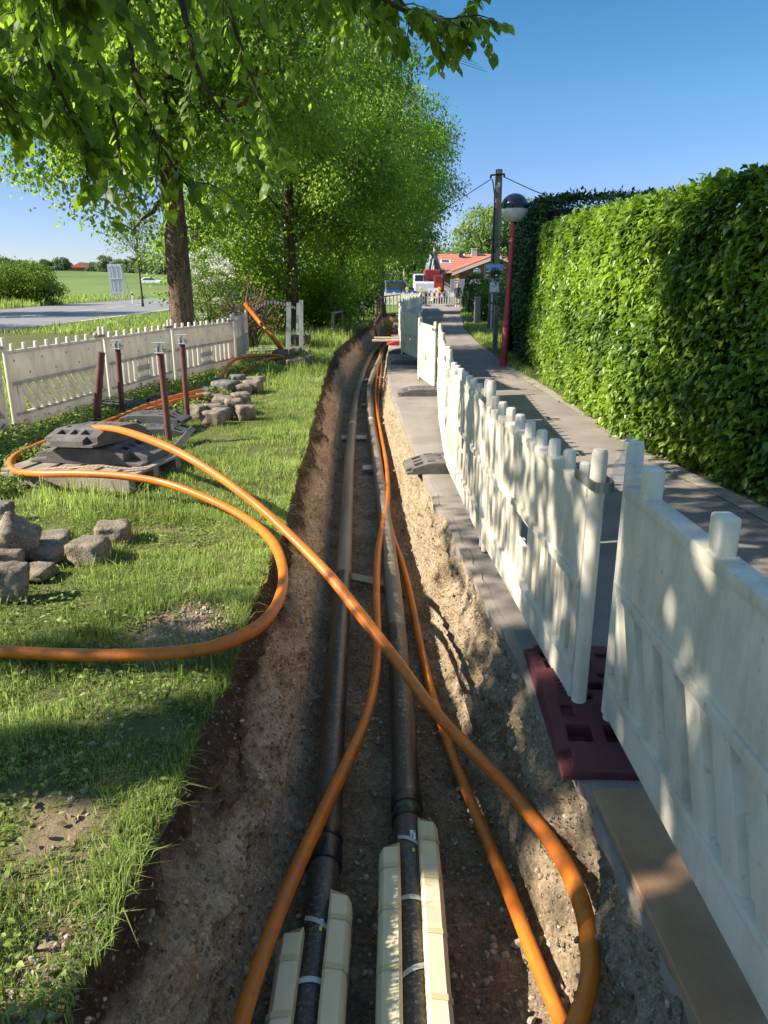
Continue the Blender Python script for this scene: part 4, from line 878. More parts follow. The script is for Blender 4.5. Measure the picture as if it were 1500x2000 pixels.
grass('dry_grass', 9000, .6, 12, vl, .05, .0042, 31, mat='twigleaf', pw=.8, lean=1.3)
weeds('lawn_weeds', 24000, .6, 5.5, vl, lambda y: rimL(y) - .02, .024, 21, lambda x, y: (.75 if fbm((x*1.8, y*1.8, 99)) > .05 else .14)*(1 - .8*bare(x, y)), pw=.8)
weeds('lawn_weeds', 34000, 5.6, 12.5, lambda y: max(-4.9, -.56*y - .3), lambda y: -3.55 + (y - 6)*.12 + .6, .042, 22, lambda x, y: .95 if fbm((x*1.1, y*1.1, 98)) > -.25 else .3, up=.35, zr=.14)
weeds('lawn_weeds', 9000, 12, 18, lambda y: -4.0, lambda y: -2.2, .05, 23, lambda x, y: .6, up=.3, zr=.12)
weeds('dead_leaves', 1500, .6, 6, vl, lambda y: rimL(y), .028, 24, lambda x, y: .7, up=0, mat='twigleaf', zr=.02)
weeds('dead_leaves', 900, 4.5, 14, lambda y: float(PR(y)) - .25, lambda y: float(PR(y)) + .25, .03, 25, lambda x, y: .8, up=0, mat='twigleaf', zr=.02)
# fine roots hanging out of the cut
rt = MB(); rr_ = random.Random(4)
for i in range(150):
    y = .9 + 9*rr_.random()**1.5; k = min(range(len(ys)), key=lambda q: abs(ys[q] - y)); side = rr_.random() < .78; c = rr_.randint(1, 14) if side else NC - rr_.randint(2, 16)
    p = Vector(trench_grid[k, c]); s = 1 if side else -1; L = rr_.uniform(.04, .17); pts_ = [p]
    for q in range(4): pts_.append(pts_[-1] + Vector((s*L*.10*rr_.random(), L*.22*rr_.uniform(-1, 1), -L*.25)))
    rt.tube(pts_, [.0016, .0014, .001, .0008, .0005], 4)
tag(rt.build('root_hairs', MAT['twig']), kind='stuff')

# ------------------------------------------------------------------ the row of lime trees
GT = 'lime trees in the row along the road'
rng0 = np.random.default_rng(77)
# tree beside the viewer: its trunk stands out of the picture, its boughs hang into the top of it
t0b = Vector((-5.2, .2, 0))
hang = thing('lime_tree', 'nearest lime tree, only its hanging boughs with big leaves show along the top edge', 'tree', t0b, 0, GT)
rngh = np.random.default_rng(11)
ell0 = [(-5.0, .4, 8.2, 5.4, 5.3, 4.3), (-4.0, 1.6, 6.3, 4.2, 4.0, 2.3)] + [(-3.9, 3.6, 6.9, 2.6, 2.6, 1.7)]*4
def hidden_gap(p):                            # keep the crown out of the picture itself: only the boughs below reach into it
    if p[1] > .4:
        c, s = math.cos(TH), math.sin(TH); f_ = p[1]*c - (p[2] - CAM_H)*s; u = p[1]*s + (p[2] - CAM_H)*c
        return f_ > .1 and u/f_ < 1.16*(1000/FPX) and abs(p[0])/f_ < .60
    return False
cc, pos, ct, off = crown_points(rngh, ell0, 740, 62, .30, 3.2, gap=lambda p: hidden_gap(p) or (p[0] < -5.6 and rngh.random() < .55))
bx = np.array([(-9.0 + .22*q + rngh.normal()*.06, yb + .10*q*.19 + rngh.normal()*.07, 5.6 + rngh.normal()*.08) for yb in (.85, 1.42) for q in range(11)]); br_ = np.repeat(np.arange(len(bx)), 130)
o2 = np.clip(rngh.normal(size=(len(br_), 3)), -1.6, 1.6)*np.array([.2, .10, .10]); pos = np.vstack([pos, bx[br_] + o2]); off = np.vstack([off, o2]); ct = np.concatenate([ct, rngh.random(len(br_))])
d, n = droop_dirs(rngh, off, len(pos))
foliage('crown', pos, d, n, .125*rngh.uniform(.7, 1.2, len(pos)), .25 + .4*ct + rngh.normal(size=len(pos))*.15, MAT['leaf_near'], hang, T4)
tw = MB(); tw.tube([t0b + Vector((0, 0, -.05)), t0b + Vector((.02, 0, .5)), t0b + Vector((.05, 0, 3)), t0b + Vector((.1, .1, 7)), t0b + Vector((.2, .1, 11))], [.45, .33, .28, .2, .05], 12)
for q in cc[rngh.choice(len(cc), 16, replace=False)]: limb(tw, t0b + Vector((0, 0, rngh.uniform(2.8, 6))), q, .11, .02, rngh)
LP, LD, LN, LS, LTn = [], [], [], [], []
def spray(p, dirv, L, nl, rng, size=.082, r=.006, droop=.55):
    """a twig with leaves on alternate sides"""
    p = Vector(p); d = Vector(dirv).normalized(); pts = [p.copy()]; n_ = 6
    for i in range(n_):
        d = (d + Vector((rng.normal()*.14, rng.normal()*.14, -droop*.28 + rng.normal()*.08))).normalized(); p = p + d*(L/n_); pts.append(p.copy())
    tw.tube(pts, [r*(1 - .75*i/n_) for i in range(n_ + 1)], 4)
    for i in range(nl):
        t = (i + .6)/nl*n_; k = min(int(t), n_ - 1); q = pts[k].lerp(pts[k+1], t - k); dd = (pts[k+1] - pts[k]).normalized(); sd = dd.cross(Vector((0, 0, 1))); sd = sd.normalized() if sd.length > .01 else Vector((1, 0, 0))
        s_ = 1 if i % 2 else -1; ld = (dd*.35 + sd*s_*.75 + Vector((rng.normal()*.25, rng.normal()*.25, -.75 + rng.normal()*.25)))
        LP.append(q + ld.normalized()*.02); LD.append(ld); LN.append(Vector((sd*s_*.5 + Vector((rng.normal()*.4, rng.normal()*.4, .8))))); LS.append(size*rng.uniform(.6, 1.2)); LTn.append(.35 + rng.normal()*.2)
    return pts
def bough(px, r0, ntw, seed, L=.5, nl=13, size=.082, droop=.5, spread=1.0):
    rng = np.random.default_rng(seed); cv = catmull([P(*p) for p in px], 8); n_ = len(cv)
    tw.tube(cv, [r0*(1 - .85*i/n_) + .002 for i in range(n_)], 5)
    for i in range(ntw):
        k = int(n_*(.04 + .95*(i + rng.random())/ntw)); k = min(k, n_ - 2); d = (cv[k+1] - cv[k]).normalized(); sd = Vector(rng.normal(size=3)); sd = (sd - d*sd.dot(d)).normalized()
        spray(cv[k], d*.5 + sd*spread + Vector((0, 0, -.15)), L*rng.uniform(.5, 1.2), int(nl*rng.uniform(.7, 1.3)), rng, size, droop=droop)
    spray(cv[-1], (cv[-1] - cv[-2]), L*.6, nl, rng, size, droop=droop)
bough([(215,-260,4.9),(245,-60,5.0),(250,40,5.05),(262,140,5.1),(285,220,5.1),(330,310,5.15),(372,372,5.2)], .022, 15, 1, .42)
bough([(300,-220,5.5),(345,-40,5.6),(368,60,5.6),(392,150,5.7),(440,230,5.8),(500,300,5.9)], .026, 10, 2, .45)
bough([(20,-220,4.3),(40,-40,4.35),(70,60,4.4),(110,160,4.5),(145,240,4.6),(165,300,4.6)], .018, 17, 3, .38)
bough([(-120,-60,4.4),(-60,60,4.4),(-20,150,4.45),(10,220,4.5)], .014, 13, 4, .34)
bough([(120,-260,4.6),(150,-60,4.7),(185,90,4.8),(215,200,4.9),(232,290,5.0),(235,320,5.0)], .018, 11, 6, .38)
bough([(395,-200,6.2),(430,-40,6.2),(470,90,6.3),(505,190,6.4),(525,265,6.4)], .022, 9, 7, .45)
bough([(480,-240,6.2),(600,-110,6.3),(700,-35,6.3),(800,25,6.4),(880,38,6.4),(925,30,6.4)], .03, 26, 8, .42, nl=14, size=.085, droop=.4)
bough([(640,-160,6.6),(720,-70,6.6),(790,10,6.6),(835,58,6.6)], .02, 14, 9, .4, nl=14, size=.085)
bough([(560,-220,6.8),(620,-100,6.8),(680,-20,6.8),(720,40,6.8)], .02, 9, 10, .45, nl=14, size=.085)
bough([(-60,-200,3.6),(40,-110,3.6),(110,-50,3.6),(190,-20,3.7)], .012, 14, 12, .34)
bough([(280,-200,4.6),(420,-110,4.8),(520,-60,5.0),(600,-30,5.2)], .02, 9, 13, .4)
bough([(60,-260,5.6),(90,-80,5.8),(60,60,5.9),(20,150,6.0)], .02, 8, 14, .4)
# a bare twig at the end of the right-hand bough
for i in range(7): a = P(845 + i*4, 70 + i*4, 6.5); tw.tube([a, a + Vector((.10, .02, -.03 - .01*i)), a + Vector((.22 + .02*i, .04, -.08 - .012*i))], [.003, .002, .001], 4)
foliage('crown' if False else 'hanging_foliage', np.array([tuple(p) for p in LP]), np.array([tuple(p) for p in LD]), np.array([tuple(p) for p in LN]), np.array(LS), np.array(LTn), MAT['leaf_near'], hang, TB)
tw.build('trunk', MAT['twig'], hang, world=True, smooth=True)

low1 = [tuple(P(*p)) for p in ((70,340,15.6),(110,352,15.4),(150,395,15.8),(190,380,15.5),(230,430,15.8),(205,330,15),(260,450,16.2),(280,400,15.4),(420,400,15.5),(405,440,16),(130,300,15.3),(90,250,15.2),(60,345,15.2),(470,360,15.2),(520,330,15.2),(300,300,14.5),(380,300,14.2),(440,310,14.5),(250,380,16.5),(175,410,15.7))]
tree('lime_tree', 'big lime tree with a thick bare trunk right behind the left fence', (-4.28, 16.2, 0), 12.5, .27, 3.6, [(-4.7, 16.4, 7.6, 4.3, 3.9, 3.7), (-3.7, 15.6, 5.5, 3.9, 3.3, 1.9), (-6.0, 15.6, 5.3, 2.7, 2.6, 1.7)], 1150, 85, .30, .105, 'leaf_lime', 31, T4, zmin=3.5, limbs=24, twigs=260, group=GT, extra=low1)
tree('lime_tree', 'second lime tree of the row, slim dark trunk behind the galvanised posts', (-3.25, 27.2, 0), 13, .235, 2.6, [(-3.2, 27.2, 7.6, 4.3, 3.9, 4.9), (-2.2, 26.5, 4.6, 3.2, 3.0, 2.4)], 800, 100, .36, .115, 'leaf_lime', 32, T4, zmin=1.9, limbs=22, twigs=200, group=GT, gap=lambda p: p[1] < 27.9 and p[2] < 5.2 and abs(p[0] + 3.2) < .75)
tree('lime_tree', 'third lime tree, its trunk lost in the dark foliage behind the second', (-2.0, 36.5, 0), 13, .24, 2.2, [(-1.6, 36.5, 7.2, 4.3, 4.2, 5.2), (-.9, 36.5, 3.6, 2.6, 3.0, 2.4)], 700, 90, .40, .13, 'leaf_lime', 33, T4, zmin=.9, limbs=18, twigs=120, group=GT)
tree('lime_tree', 'fourth lime tree with the dark trunk left of the blue car', (-.25, 46.5, 0), 13.5, .28, 3, [(.25, 46.8, 7.9, 4.1, 4.3, 5.0), (.8, 46.5, 5.1, 2.7, 2.9, 1.5), (-2.4, 46, 4.4, 2.6, 3, 3.2)], 800, 90, .42, .15, 'leaf_lime', 34, T4, zmin=1.9, limbs=18, twigs=120, group=GT)
# shrubs between the trees
bush('shrub', 'bright green shrub right behind the big trunk and the blossom', (-5.6, 25.5, 0), [(-5.3, 25.5, 2.6, 2.3, 1.8, 2.5)], 150, 80, .30, .12, 'leaf_lime', 41, stems=20)
bush('shrub', 'tall light green shrub left of the second lime trunk', (-4.8, 30, 0), [(-4.6, 30, 3.4, 2.4, 2.0, 3.4)], 170, 80, .36, .14, 'leaf_pale', 42, stems=20)
bush('shrub', 'low shrub with white blossom next to the big trunk', (-4.75, 20.6, 0), [(-4.75, 20.6, 1.15, .95, .9, 1.25)], 80, 70, .22, .07, 'leaf_pale', 43, stems=12, bl=(75, 34, .07))
bush('brush_pile', 'brown heap of dry twigs beside the white blossom', (-3.7, 20.2, 0), [(-3.75, 20.2, 1.0, 1.1, .8, 1.0)], 90, 22, .2, .05, 'twigleaf', 44, cat='brush pile', stems=260, stemmat='dry')
bush('shrub', 'dense young lime shoots around the foot of the second trunk', (-2.5, 28.3, 0), [(-2.3, 28.3, 1.2, 1.3, 1.2, 1.3)], 90, 70, .26, .13, 'leaf_lime', 45, stems=14)
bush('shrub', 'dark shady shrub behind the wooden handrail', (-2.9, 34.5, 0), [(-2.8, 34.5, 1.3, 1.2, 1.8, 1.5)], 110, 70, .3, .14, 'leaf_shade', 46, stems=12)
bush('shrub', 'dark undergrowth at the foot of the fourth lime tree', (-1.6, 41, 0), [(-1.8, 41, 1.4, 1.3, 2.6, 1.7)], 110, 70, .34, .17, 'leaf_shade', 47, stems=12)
bush('shrub', 'bright saplings left of the second trunk above the red and white tape', (-4.3, 27.5, 0), [(-4.4, 27.5, 1.7, 1.0, 1.2, 1.8)], 90, 70, .28, .12, 'leaf_lime', 48, stems=12)
tree('sparse_tree', 'thin pale tree with an open crown beyond the road', (-19.5, 62, 0), 8, .08, 2.5, [(-18.6, 62, 5.6, 3.1, 3, 2.6)], 110, 26, .5, .16, 'leaf_pale', 51, limbs=26, twigs=110, barkmat='twig')
tree('bare_tree', 'nearly bare twisted tree between the big trunk and the green shrubs', (-6.4, 26.5, 0), 5.6, .12, 1.4, [(-6.2, 26.5, 4.2, 1.8, 1.6, 1.6)], 60, 9, .4, .08, 'leaf_pale', 52, limbs=30, twigs=60, barkmat='twig')

# ------------------------------------------------------------------ hedges on the right
def hedge(label, face, depth, ztop, dens, leaf, mat, seed, name='hedge', tmpl=TO, y_holes=(), crest=.25):
    rng = np.random.default_rng(seed); fx = lerp(face); y0, y1 = face[0][0], face[-1][0]
    t = thing(name, label, 'hedge', (float(fx(y0)) + depth/2, (y0 + y1)/2, 0))
    zt = lerp(ztop)
    def surf(y, s):                           # s runs up the face (0..1) and over the top (1..1.6)
        H_ = float(zt(y)) + .06*fbm((y*1.6, seed, 3)); bulge = .09*fbm((y*1.1, s*2.5, seed)) + .05*fbm((y*3, s*6, seed + 2))
        if s <= 1:
            z = H_*s; x = float(fx(y)) - bulge + crest*max(0, s - .80)**2*6 - .10*math.sin(min(1, s/.8)*math.pi)
            return (x, y, z), (-1, 0, .1 + max(0, s - .8)*2)
        q = (s - 1)/.6; return (float(fx(y)) + crest*.24 - bulge*.4 + depth*q, y, H_ + .12*math.sin(q*2.6) + .05*fbm((y*4, q*4, seed))), (-.25, 0, 1)
    A = (y1 - y0)*(np.mean([p[1] for p in ztop])*1.0 + depth*.6); N = int(A*dens); pos = []; nn = []
    yy = y0 + (y1 - y0)*rng.random(N)**1.15; ss = rng.random(N)*(1.32 if depth < 2 else 1.6)
    ss = np.where(rng.random(N) < .16, .88 + .22*rng.random(N), ss)
    for y, s in zip(yy, ss):
        p, q = surf(y, s); dd = rng.random()**1.6
        hole = max((math.exp(-((y - a)/b)**2 - ((s - c)/d)**2) for a, b, c, d in y_holes), default=0)
        if hole > rng.random()*1.1: continue
        if s < .06 and rng.random() < .5: continue
        pos.append((p[0] + .15*dd - .05*rng.random()**3, p[1] + rng.normal()*.01, p[2] + rng.normal()*.02 + (.10*rng.random()**5 if s > .98 else 0))); nn.append(q)
    pos = np.array(pos); nn = np.array(nn); pos[:, 2] = np.maximum(pos[:, 2], .02); N = len(pos)
    d = rng.normal(size=(N, 3))*.42 + nn*.55 + np.array([0, -.30, -.50]); n = rng.normal(size=(N, 3))*.38 + nn*.55 + np.array([0, 0, .85])
    tone = np.array([.45 + .5*fbm((p[1]*1.4, p[2]*1.4, seed + 9)) for p in pos]) + rng.normal(size=N)*.17
    foliage('foliage', pos, d, n, leaf*(.45 + .85*rng.random(N)**.8), tone, MAT[mat], t, tmpl)
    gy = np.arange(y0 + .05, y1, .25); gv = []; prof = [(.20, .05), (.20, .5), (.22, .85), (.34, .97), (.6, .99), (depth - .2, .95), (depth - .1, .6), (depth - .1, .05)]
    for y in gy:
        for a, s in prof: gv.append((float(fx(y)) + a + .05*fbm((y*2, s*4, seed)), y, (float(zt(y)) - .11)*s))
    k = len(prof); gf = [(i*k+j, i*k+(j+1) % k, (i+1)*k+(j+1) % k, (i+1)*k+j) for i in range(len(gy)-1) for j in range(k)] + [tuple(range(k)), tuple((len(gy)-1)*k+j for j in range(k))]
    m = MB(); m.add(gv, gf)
    m.build('dark_core', MAT['hedge_core_shade'], t, world=True)  # solid block, near black: shade inside the hedge put into its colour
    return t
hedge('tall clipped hornbeam hedge, sunlit in its middle, filling the right side', [(3.2, 3.25), (4.6, 3.15), (5.6, 3.08), (6.3, 2.92), (7.0, 2.72), (8, 2.62), (10, 2.68), (12, 2.78), (15.1, 2.98)], 1.5, [(3, 2.38), (5.6, 2.40), (8, 2.36), (11, 2.5), (15, 2.62)], 2100, .080, 'leaf_hedge', 61, y_holes=((5.4, .55, .30, .18), (4.9, .5, .1, .2), (6.1, .16, .52, .07)))
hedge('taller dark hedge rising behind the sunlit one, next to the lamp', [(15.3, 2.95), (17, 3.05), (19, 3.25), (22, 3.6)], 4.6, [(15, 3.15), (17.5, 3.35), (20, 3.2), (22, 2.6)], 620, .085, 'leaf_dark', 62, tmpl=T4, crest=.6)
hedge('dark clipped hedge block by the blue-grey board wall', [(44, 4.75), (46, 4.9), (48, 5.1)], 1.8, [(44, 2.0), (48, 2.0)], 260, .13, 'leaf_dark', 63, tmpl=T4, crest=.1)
bush('shrub', 'garden shrub with small white flowers beside the leaning boards', (4.65, 35.5, 0), [(4.75, 35.5, 1.15, .75, 1.0, 1.1)], 70, 60, .2, .10, 'leaf_shade', 64, bl=(26, 12, .08))
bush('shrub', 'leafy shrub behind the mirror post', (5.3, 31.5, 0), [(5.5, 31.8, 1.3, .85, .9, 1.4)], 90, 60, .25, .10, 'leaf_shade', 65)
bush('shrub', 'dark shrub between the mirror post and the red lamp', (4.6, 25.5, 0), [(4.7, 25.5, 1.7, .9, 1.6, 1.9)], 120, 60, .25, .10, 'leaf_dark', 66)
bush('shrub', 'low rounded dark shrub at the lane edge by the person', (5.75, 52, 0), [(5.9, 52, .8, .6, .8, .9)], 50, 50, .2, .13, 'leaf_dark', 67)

# ------------------------------------------------------------------ lamp, pole, mirror
lb = G(983, 716); lt = thing('street_lamp', 'tall red lamp post with a black-capped frosted globe before the hedge', 'street lamp', lb)
top = P(1003, 432, 15.75); m = MB(); m.tube([lb - Vector((0, 0, .05)), lb + Vector((0, 0, .02)), lb.lerp(top, .33), lb.lerp(top, .34), top], [.075, .075, .073, .056, .050], 16); m.build('post', MAT['lampred'], lt, world=True, smooth=True)
gc = P(1005, 407, 15.75); rg = .265
m = MB(); m.lathe([(.03, -.32), (.05, -.30), (.055, -.265), (.09, -.235)], gc, 18); m.build('collar', MAT['lampblack'], lt, world=True, smooth=True)
m = MB(); m.lathe([(rg*math.cos(a), rg*math.sin(a)) for a in np.linspace(-1.25, -.02, 12)], gc, 28); m.build('globe', MAT['polycarb'], lt, world=True, smooth=True)
m = MB(); m.lathe([((rg + .012)*math.cos(a), (rg + .012)*math.sin(a)) for a in np.linspace(-.04, 1.55, 14)], gc, 28); m.build('cap', MAT['lampblack'], lt, world=True, smooth=True)
ub = G(961, 643); ut = P(975, 331, ub.y); up_ = thing('utility_pole', 'weathered wooden utility pole with a crossbar, behind the red lamp', 'utility pole', ub)
m = MB(); m.tube([ub - Vector((0, 0, .1)), ub.lerp(ut, .5), ut], [.20, .165, .125], 14); m.build('pole', MAT['polewood'], up_, world=True, smooth=True)
m = MB(); a, b = P(959, 342, ub.y - .15), P(985, 340, ub.y - .15); m.tube([a, b], .03, 6); m.build('crossbar', MAT['wire'], up_, world=True)
for q in (a, b): m = MB(); m.lathe([(.01, -.12), (.035, -.10), (.035, -.02), (.01, .03)], q, 8); m.build('insulator', MAT['wire'], up_, world=True)
m = MB(); m.tube([P(962, 350, ub.y - .2), P(966, 380, ub.y - .2), P(963, 520, ub.y - .2), P(962, 560, ub.y - .21)], .022, 6); m.build('cable', MAT['wire'], up_, world=True)
m = MB(); c = P(974, 361, ub.y - .16); m.box(c.x - .05, c.x + .05, c.y - .01, c.y + .01, c.z - .08, c.z + .08); m.build('number_plate' if False else 'small_plate', MAT['label'], up_, world=True)
def sagwire(label, a, b, sag, r=.016):
    m = MB(); pts = [a.lerp(b, i/14) - Vector((0, 0, sag*math.sin(math.pi*i/14))) for i in range(15)]; m.tube(pts, r, 5); tag(m.build('overhead_wire', MAT['wire']), label, 'wire', 'overhead wires')
sagwire('overhead wire running down to the left from the utility pole', P(959, 350, ub.y - .15), Vector((-4.0, 72, 3.3)), .25)
sagwire('overhead wire running down to the right behind the tall dark hedge', P(986, 346, ub.y - .15), P(1190, 412, 24), .15)
mt = thing('traffic_mirror', 'rectangular traffic mirror with a red and white chequered frame', 'traffic mirror', (ub.x, ub.y, 0))
mc = P(965, 530, ub.y - .5); mw, mh = .36, .27
m = MB(); n_ = 10; vs = []
for i in range(n_ + 1):
    for j in range(n_ + 1):
        u, v = 2*i/n_ - 1, 2*j/n_ - 1; vs.append((mc.x + u*mw*.86, mc.y - .07*(1 - .5*u*u - .5*v*v), mc.z + v*mh*.82))
m.add(vs, [(i*(n_+1)+j, (i+1)*(n_+1)+j, (i+1)*(n_+1)+j+1, i*(n_+1)+j+1) for i in range(n_) for j in range(n_)]); m.build('mirror_glass', MAT['mirror'], mt, world=True, smooth=True)
m = MB(); m.box(mc.x - mw, mc.x + mw, mc.y, mc.y + .05, mc.z - mh, mc.z + mh); m.build('frame', MAT['label'], mt, world=True)
m = MB()
for i in range(10):
    u = -1 + (i + .25)*.2
    for s in (-1, 1):
        m.box(mc.x + u*mw, mc.x + (u + .1)*mw, mc.y - .006, mc.y - .001, mc.z + s*mh*.92 - .02, mc.z + s*mh*.92 + .02)
        m.box(mc.x + s*mw*.93 - .024, mc.x + s*mw*.93 + .024, mc.y - .008, mc.y - .003, mc.z + u*mh, mc.z + (u + .1)*mh)
m.build('red_check', MAT['redw'], mt, world=True)
m = MB(); m.tube([(mc.x - .03, mc.y + .08, 0), (mc.x - .03, mc.y + .08, mc.z)], .03, 8); m.build('post', MAT['galv'], mt, world=True)
sb = thing('small_sign', 'small blank white sign plate strapped below the traffic mirror', 'sign', (ub.x, ub.y, 0)); c = P(966, 561, ub.y - .45)
m = MB(); m.box(c.x - .17, c.x + .17, c.y, c.y + .02, c.z - .17, c.z + .17); m.build('plate', MAT['label'], sb, world=True, bevel=.004); m = MB(); m.box(c.x - .19, c.x + .19, c.y + .021, c.y + .035, c.z - .19, c.z + .19); m.build('backing', MAT['galv'], sb, world=True)
def boards(label, a, b, h, mat, n=5, name='board_fence', lean=0):
    a, b = Vector((*a, 0)), Vector((*b, 0)); t = thing(name, label, 'board fence', a, math.atan2(b.y - a.y, b.x - a.x)); L = (b - a).length; t.rotation_euler[0] = lean
    for i in range(n): MB().box(L*i/n + .004, L*(i + 1)/n - .004, -.015, .015, 0, h*(1 - .02*(i % 2))).build('board', MAT[mat], t, bevel=.003)
    for z in (h*.25, h*.75): MB().box(0, L, .016, .05, z - .04, z + .04).build('rail', MAT[mat], t)
boards('weathered upright boards leaning at the garden entrance by the lane', (3.95, 33.4), (4.35, 34.6), 1.15, 'wood', 4)
boards('dark garden gate right behind the red lamp post', (2.95, 18.4), (3.45, 19.0), 1.1, 'rubber_dark', 5, lean=0)
bp = G(966, 692); m = MB(); m.box(-.055, .055, -.04, .04, 0, 1.15); o = m.build('gate_post', MAT['wood'], bevel=.006); o.location = bp; tag(o, 'pale grey gate post just left of the red lamp post', 'post')
gp = G(873, 0+612); 
dl = thing('globe_lamp', 'small white globe lamp on a red post in front of the wooden gable', 'street lamp', (5.75, 45.5, 0)); gq = P(932, 530, 45.5)
m = MB(); m.lathe([(.20*math.cos(a), .20*math.sin(a)) for a in np.linspace(-1.45, 1.55, 12)], gq, 16); m.build('globe', MAT['polycarb'], dl, world=True, smooth=True); m = MB(); m.tube([(gq.x, gq.y, 0), (gq.x, gq.y, gq.z - .19)], .035, 8); m.build('post', MAT['lampred'], dl, world=True)

# ------------------------------------------------------------------ posts, handrail, tape on the left
def zpost(label, base, top, y=None, w_=.045, mat='galv'):
    b = G(*base); t_ = P(top[0], top[1], b.y); m = MB(); d = t_ - b
    for bx in ((-w_, w_, -.004, .004), (-w_, -w_ + .008, .004, .05), (w_ - .008, w_, .004, .05)): m.add([p for z in (-.1, 1) for p in [(b.x + bx[0] + d.x*max(z, 0), b.y + bx[2], b.z + (d.z if z > 0 else -.1)), (b.x + bx[1] + d.x*max(z, 0), b.y + bx[2], b.z + (d.z if z > 0 else -.1)), (b.x + bx[1] + d.x*max(z, 0), b.y + bx[3], b.z + (d.z if z > 0 else -.1)), (b.x + bx[0] + d.x*max(z, 0), b.y + bx[3], b.z + (d.z if z > 0 else -.1))]], [(3,2,1,0),(4,5,6,7),(0,1,5,4),(1,2,6,5),(2,3,7,6),(3,0,4,7)])
    o = m.build('steel_post', MAT[mat], bevel=.002); tag(o, label, 'post', 'upright posts by the stones'); return o
zpost('galvanised channel post on the left of the stone heap', (563, 690), (564, 590), w_=.055)
zpost('galvanised channel post on the right of the stone heap', (588, 688), (588, 586), w_=.05)
zpost('galvanised post standing behind the other two at the stones', (580, 662), (582, 592), w_=.04)
zpost('thin galvanised post in front of the red and white tape', (521, 655), (521, 592), w_=.03)
zpost('grey post leaning at the end of the left fence', (502, 680), (489, 584), w_=.05, mat='wood')
tp = thing('barrier_tape', 'red and white barrier tape stretched in an arc behind the posts', 'barrier tape', (-3.2, 19.6, 0))
cv = catmull([P(494, 606, 19.4), P(510, 596, 19.8), P(535, 590, 20.2), P(560, 596, 20.6), P(578, 602, 21)], 8)
for par in (0, 1):
    m = MB()
    for i in range(par, len(cv) - 1, 2): a, b = cv[i], cv[i+1]; u = Vector((0, 0, .035)); s = Vector((0, .003, 0)); m.add([a-u, b-u, b+u, a+u, a-u+s, b-u+s, b+u+s, a+u+s], [(0,1,2,3),(7,6,5,4),(0,4,5,1),(3,2,6,7)])
    m.build('red_stripe' if par else 'white_stripe', MAT['redw' if par else 'label'], tp, world=True)
rb = G(541, 655); m = MB(); m.lathe([(.05, 0), (.045, .08), (.03, .3), (.012, .34)], (rb.x, rb.y, .35), 10); tag(m.build('orange_marker', MAT['orangecloth'], smooth=True), 'small orange plastic marker hanging in the greenery behind the posts', 'marker')
def rail(label, pts, nposts, r=.045, h=.72):
    t = thing('handrail', label, 'handrail', (*pts[0], 0), 0, 'wooden handrails by the trench'); cv = [Vector((*p, h)) for p in pts]
    m = MB(); m.tube(catmull(cv, 6), r, 6); m.build('rail', MAT['wood'], t, world=True)
    for i in range(nposts):
        k = i*(len(cv) - 1)/max(1, nposts - 1); a = cv[min(int(k), len(cv) - 2)].lerp(cv[min(int(k) + 1, len(cv) - 1)], k - min(int(k), len(cv) - 2))
        m = MB(); m.tube([(a.x, a.y, -.05), (a.x, a.y, h - .02)], r*1.05, 6); m.build('post', MAT['wood'], t, world=True)
rail('weathered wooden handrail on the grass left of the trench', [(-1.72, 25.6), (-1.45, 28.2), (-1.15, 31.2), (-.9, 34)], 5)
rail('dark far handrail leading on towards the blue car', [(-.55, 41), (-.1, 46), (.55, 52), (1.2, 57)], 8, h=.95)

# ------------------------------------------------------------------ houses and machines at the end of the lane
def gquad(m, *p): m.add([Vector(q) for q in p], [tuple(range(len(p)))])
def slab(m, a, b, c, d, th):
    a, b, c, d = map(Vector, (a, b, c, d)); n = (b - a).cross(d - a).normalized()*th
    m.add([a, b, c, d, a - n, b - n, c - n, d - n], [(0,1,2,3),(7,6,5,4),(0,4,5,1),(1,5,6,2),(2,6,7,3),(3,7,4,0)])
YH = 84.0
wx0, wx1 = P(846, 560, YH).x, P(960, 560, YH).x; ez = P(870, 523, YH).z; rz_ = P(870, 496, YH + 4.5).z
ha = thing('house', 'white rendered house with a red tiled roof behind the excavator', 'house', ((wx0 + wx1)/2, YH, 0))
MB().box(wx0, wx1, YH, YH + 9, -.1, ez + .15).build('wall', MAT['wallwhite'], ha, world=True)
m = MB(); slab(m, (wx0 - .5, YH - .7, ez - .05), (wx1 + .4, YH - .7, ez - .05), (wx1 + .4, YH + 4.5, rz_), (wx0 - .5, YH + 4.5, rz_), .18); slab(m, (wx1 + .4, YH + 9.7, ez - .05), (wx0 - .5, YH + 9.7, ez - .05), (wx0 - .5, YH + 4.5, rz_), (wx1 + .4, YH + 4.5, rz_), .18); rfo = m.build('roof', MAT['roof'], ha, world=True)
MB().box(wx0 - .5, wx1 + .4, YH - .86, YH - .72, ez - .20, ez - .08).build('gutter', MAT['trim'], rfo, world=True)
c = P(926, 497, YH + 3.9); m = MB(); m.box(c.x - .30, c.x + .30, c.y - .3, c.y + .3, c.z - .6, c.z + .55); m.box(c.x - .36, c.x + .36, c.y - .36, c.y + .36, c.z + .55, c.z + .63); m.build('chimney', MAT['galv'], rfo, world=True)
for px, py, ww, hh in ((876, 531, .24, .38), (864, 531, .16, .28)):
    c = P(px, py, YH - .02); f = MB().box(c.x - ww, c.x + ww, YH - .03, YH + .02, c.z - hh, c.z + hh).build('window', MAT['trim'], ha, world=True); MB().box(c.x - ww*.8, c.x + ww*.8, YH - .05, YH - .031, c.z - hh*.82, c.z + hh*.82).build('pane', MAT['glass'], f, world=True)
sl = (rz_ - ez)/(5.2); c = P(870, 511, YH + 1.6); zr = ez + sl*(2.3) + .03
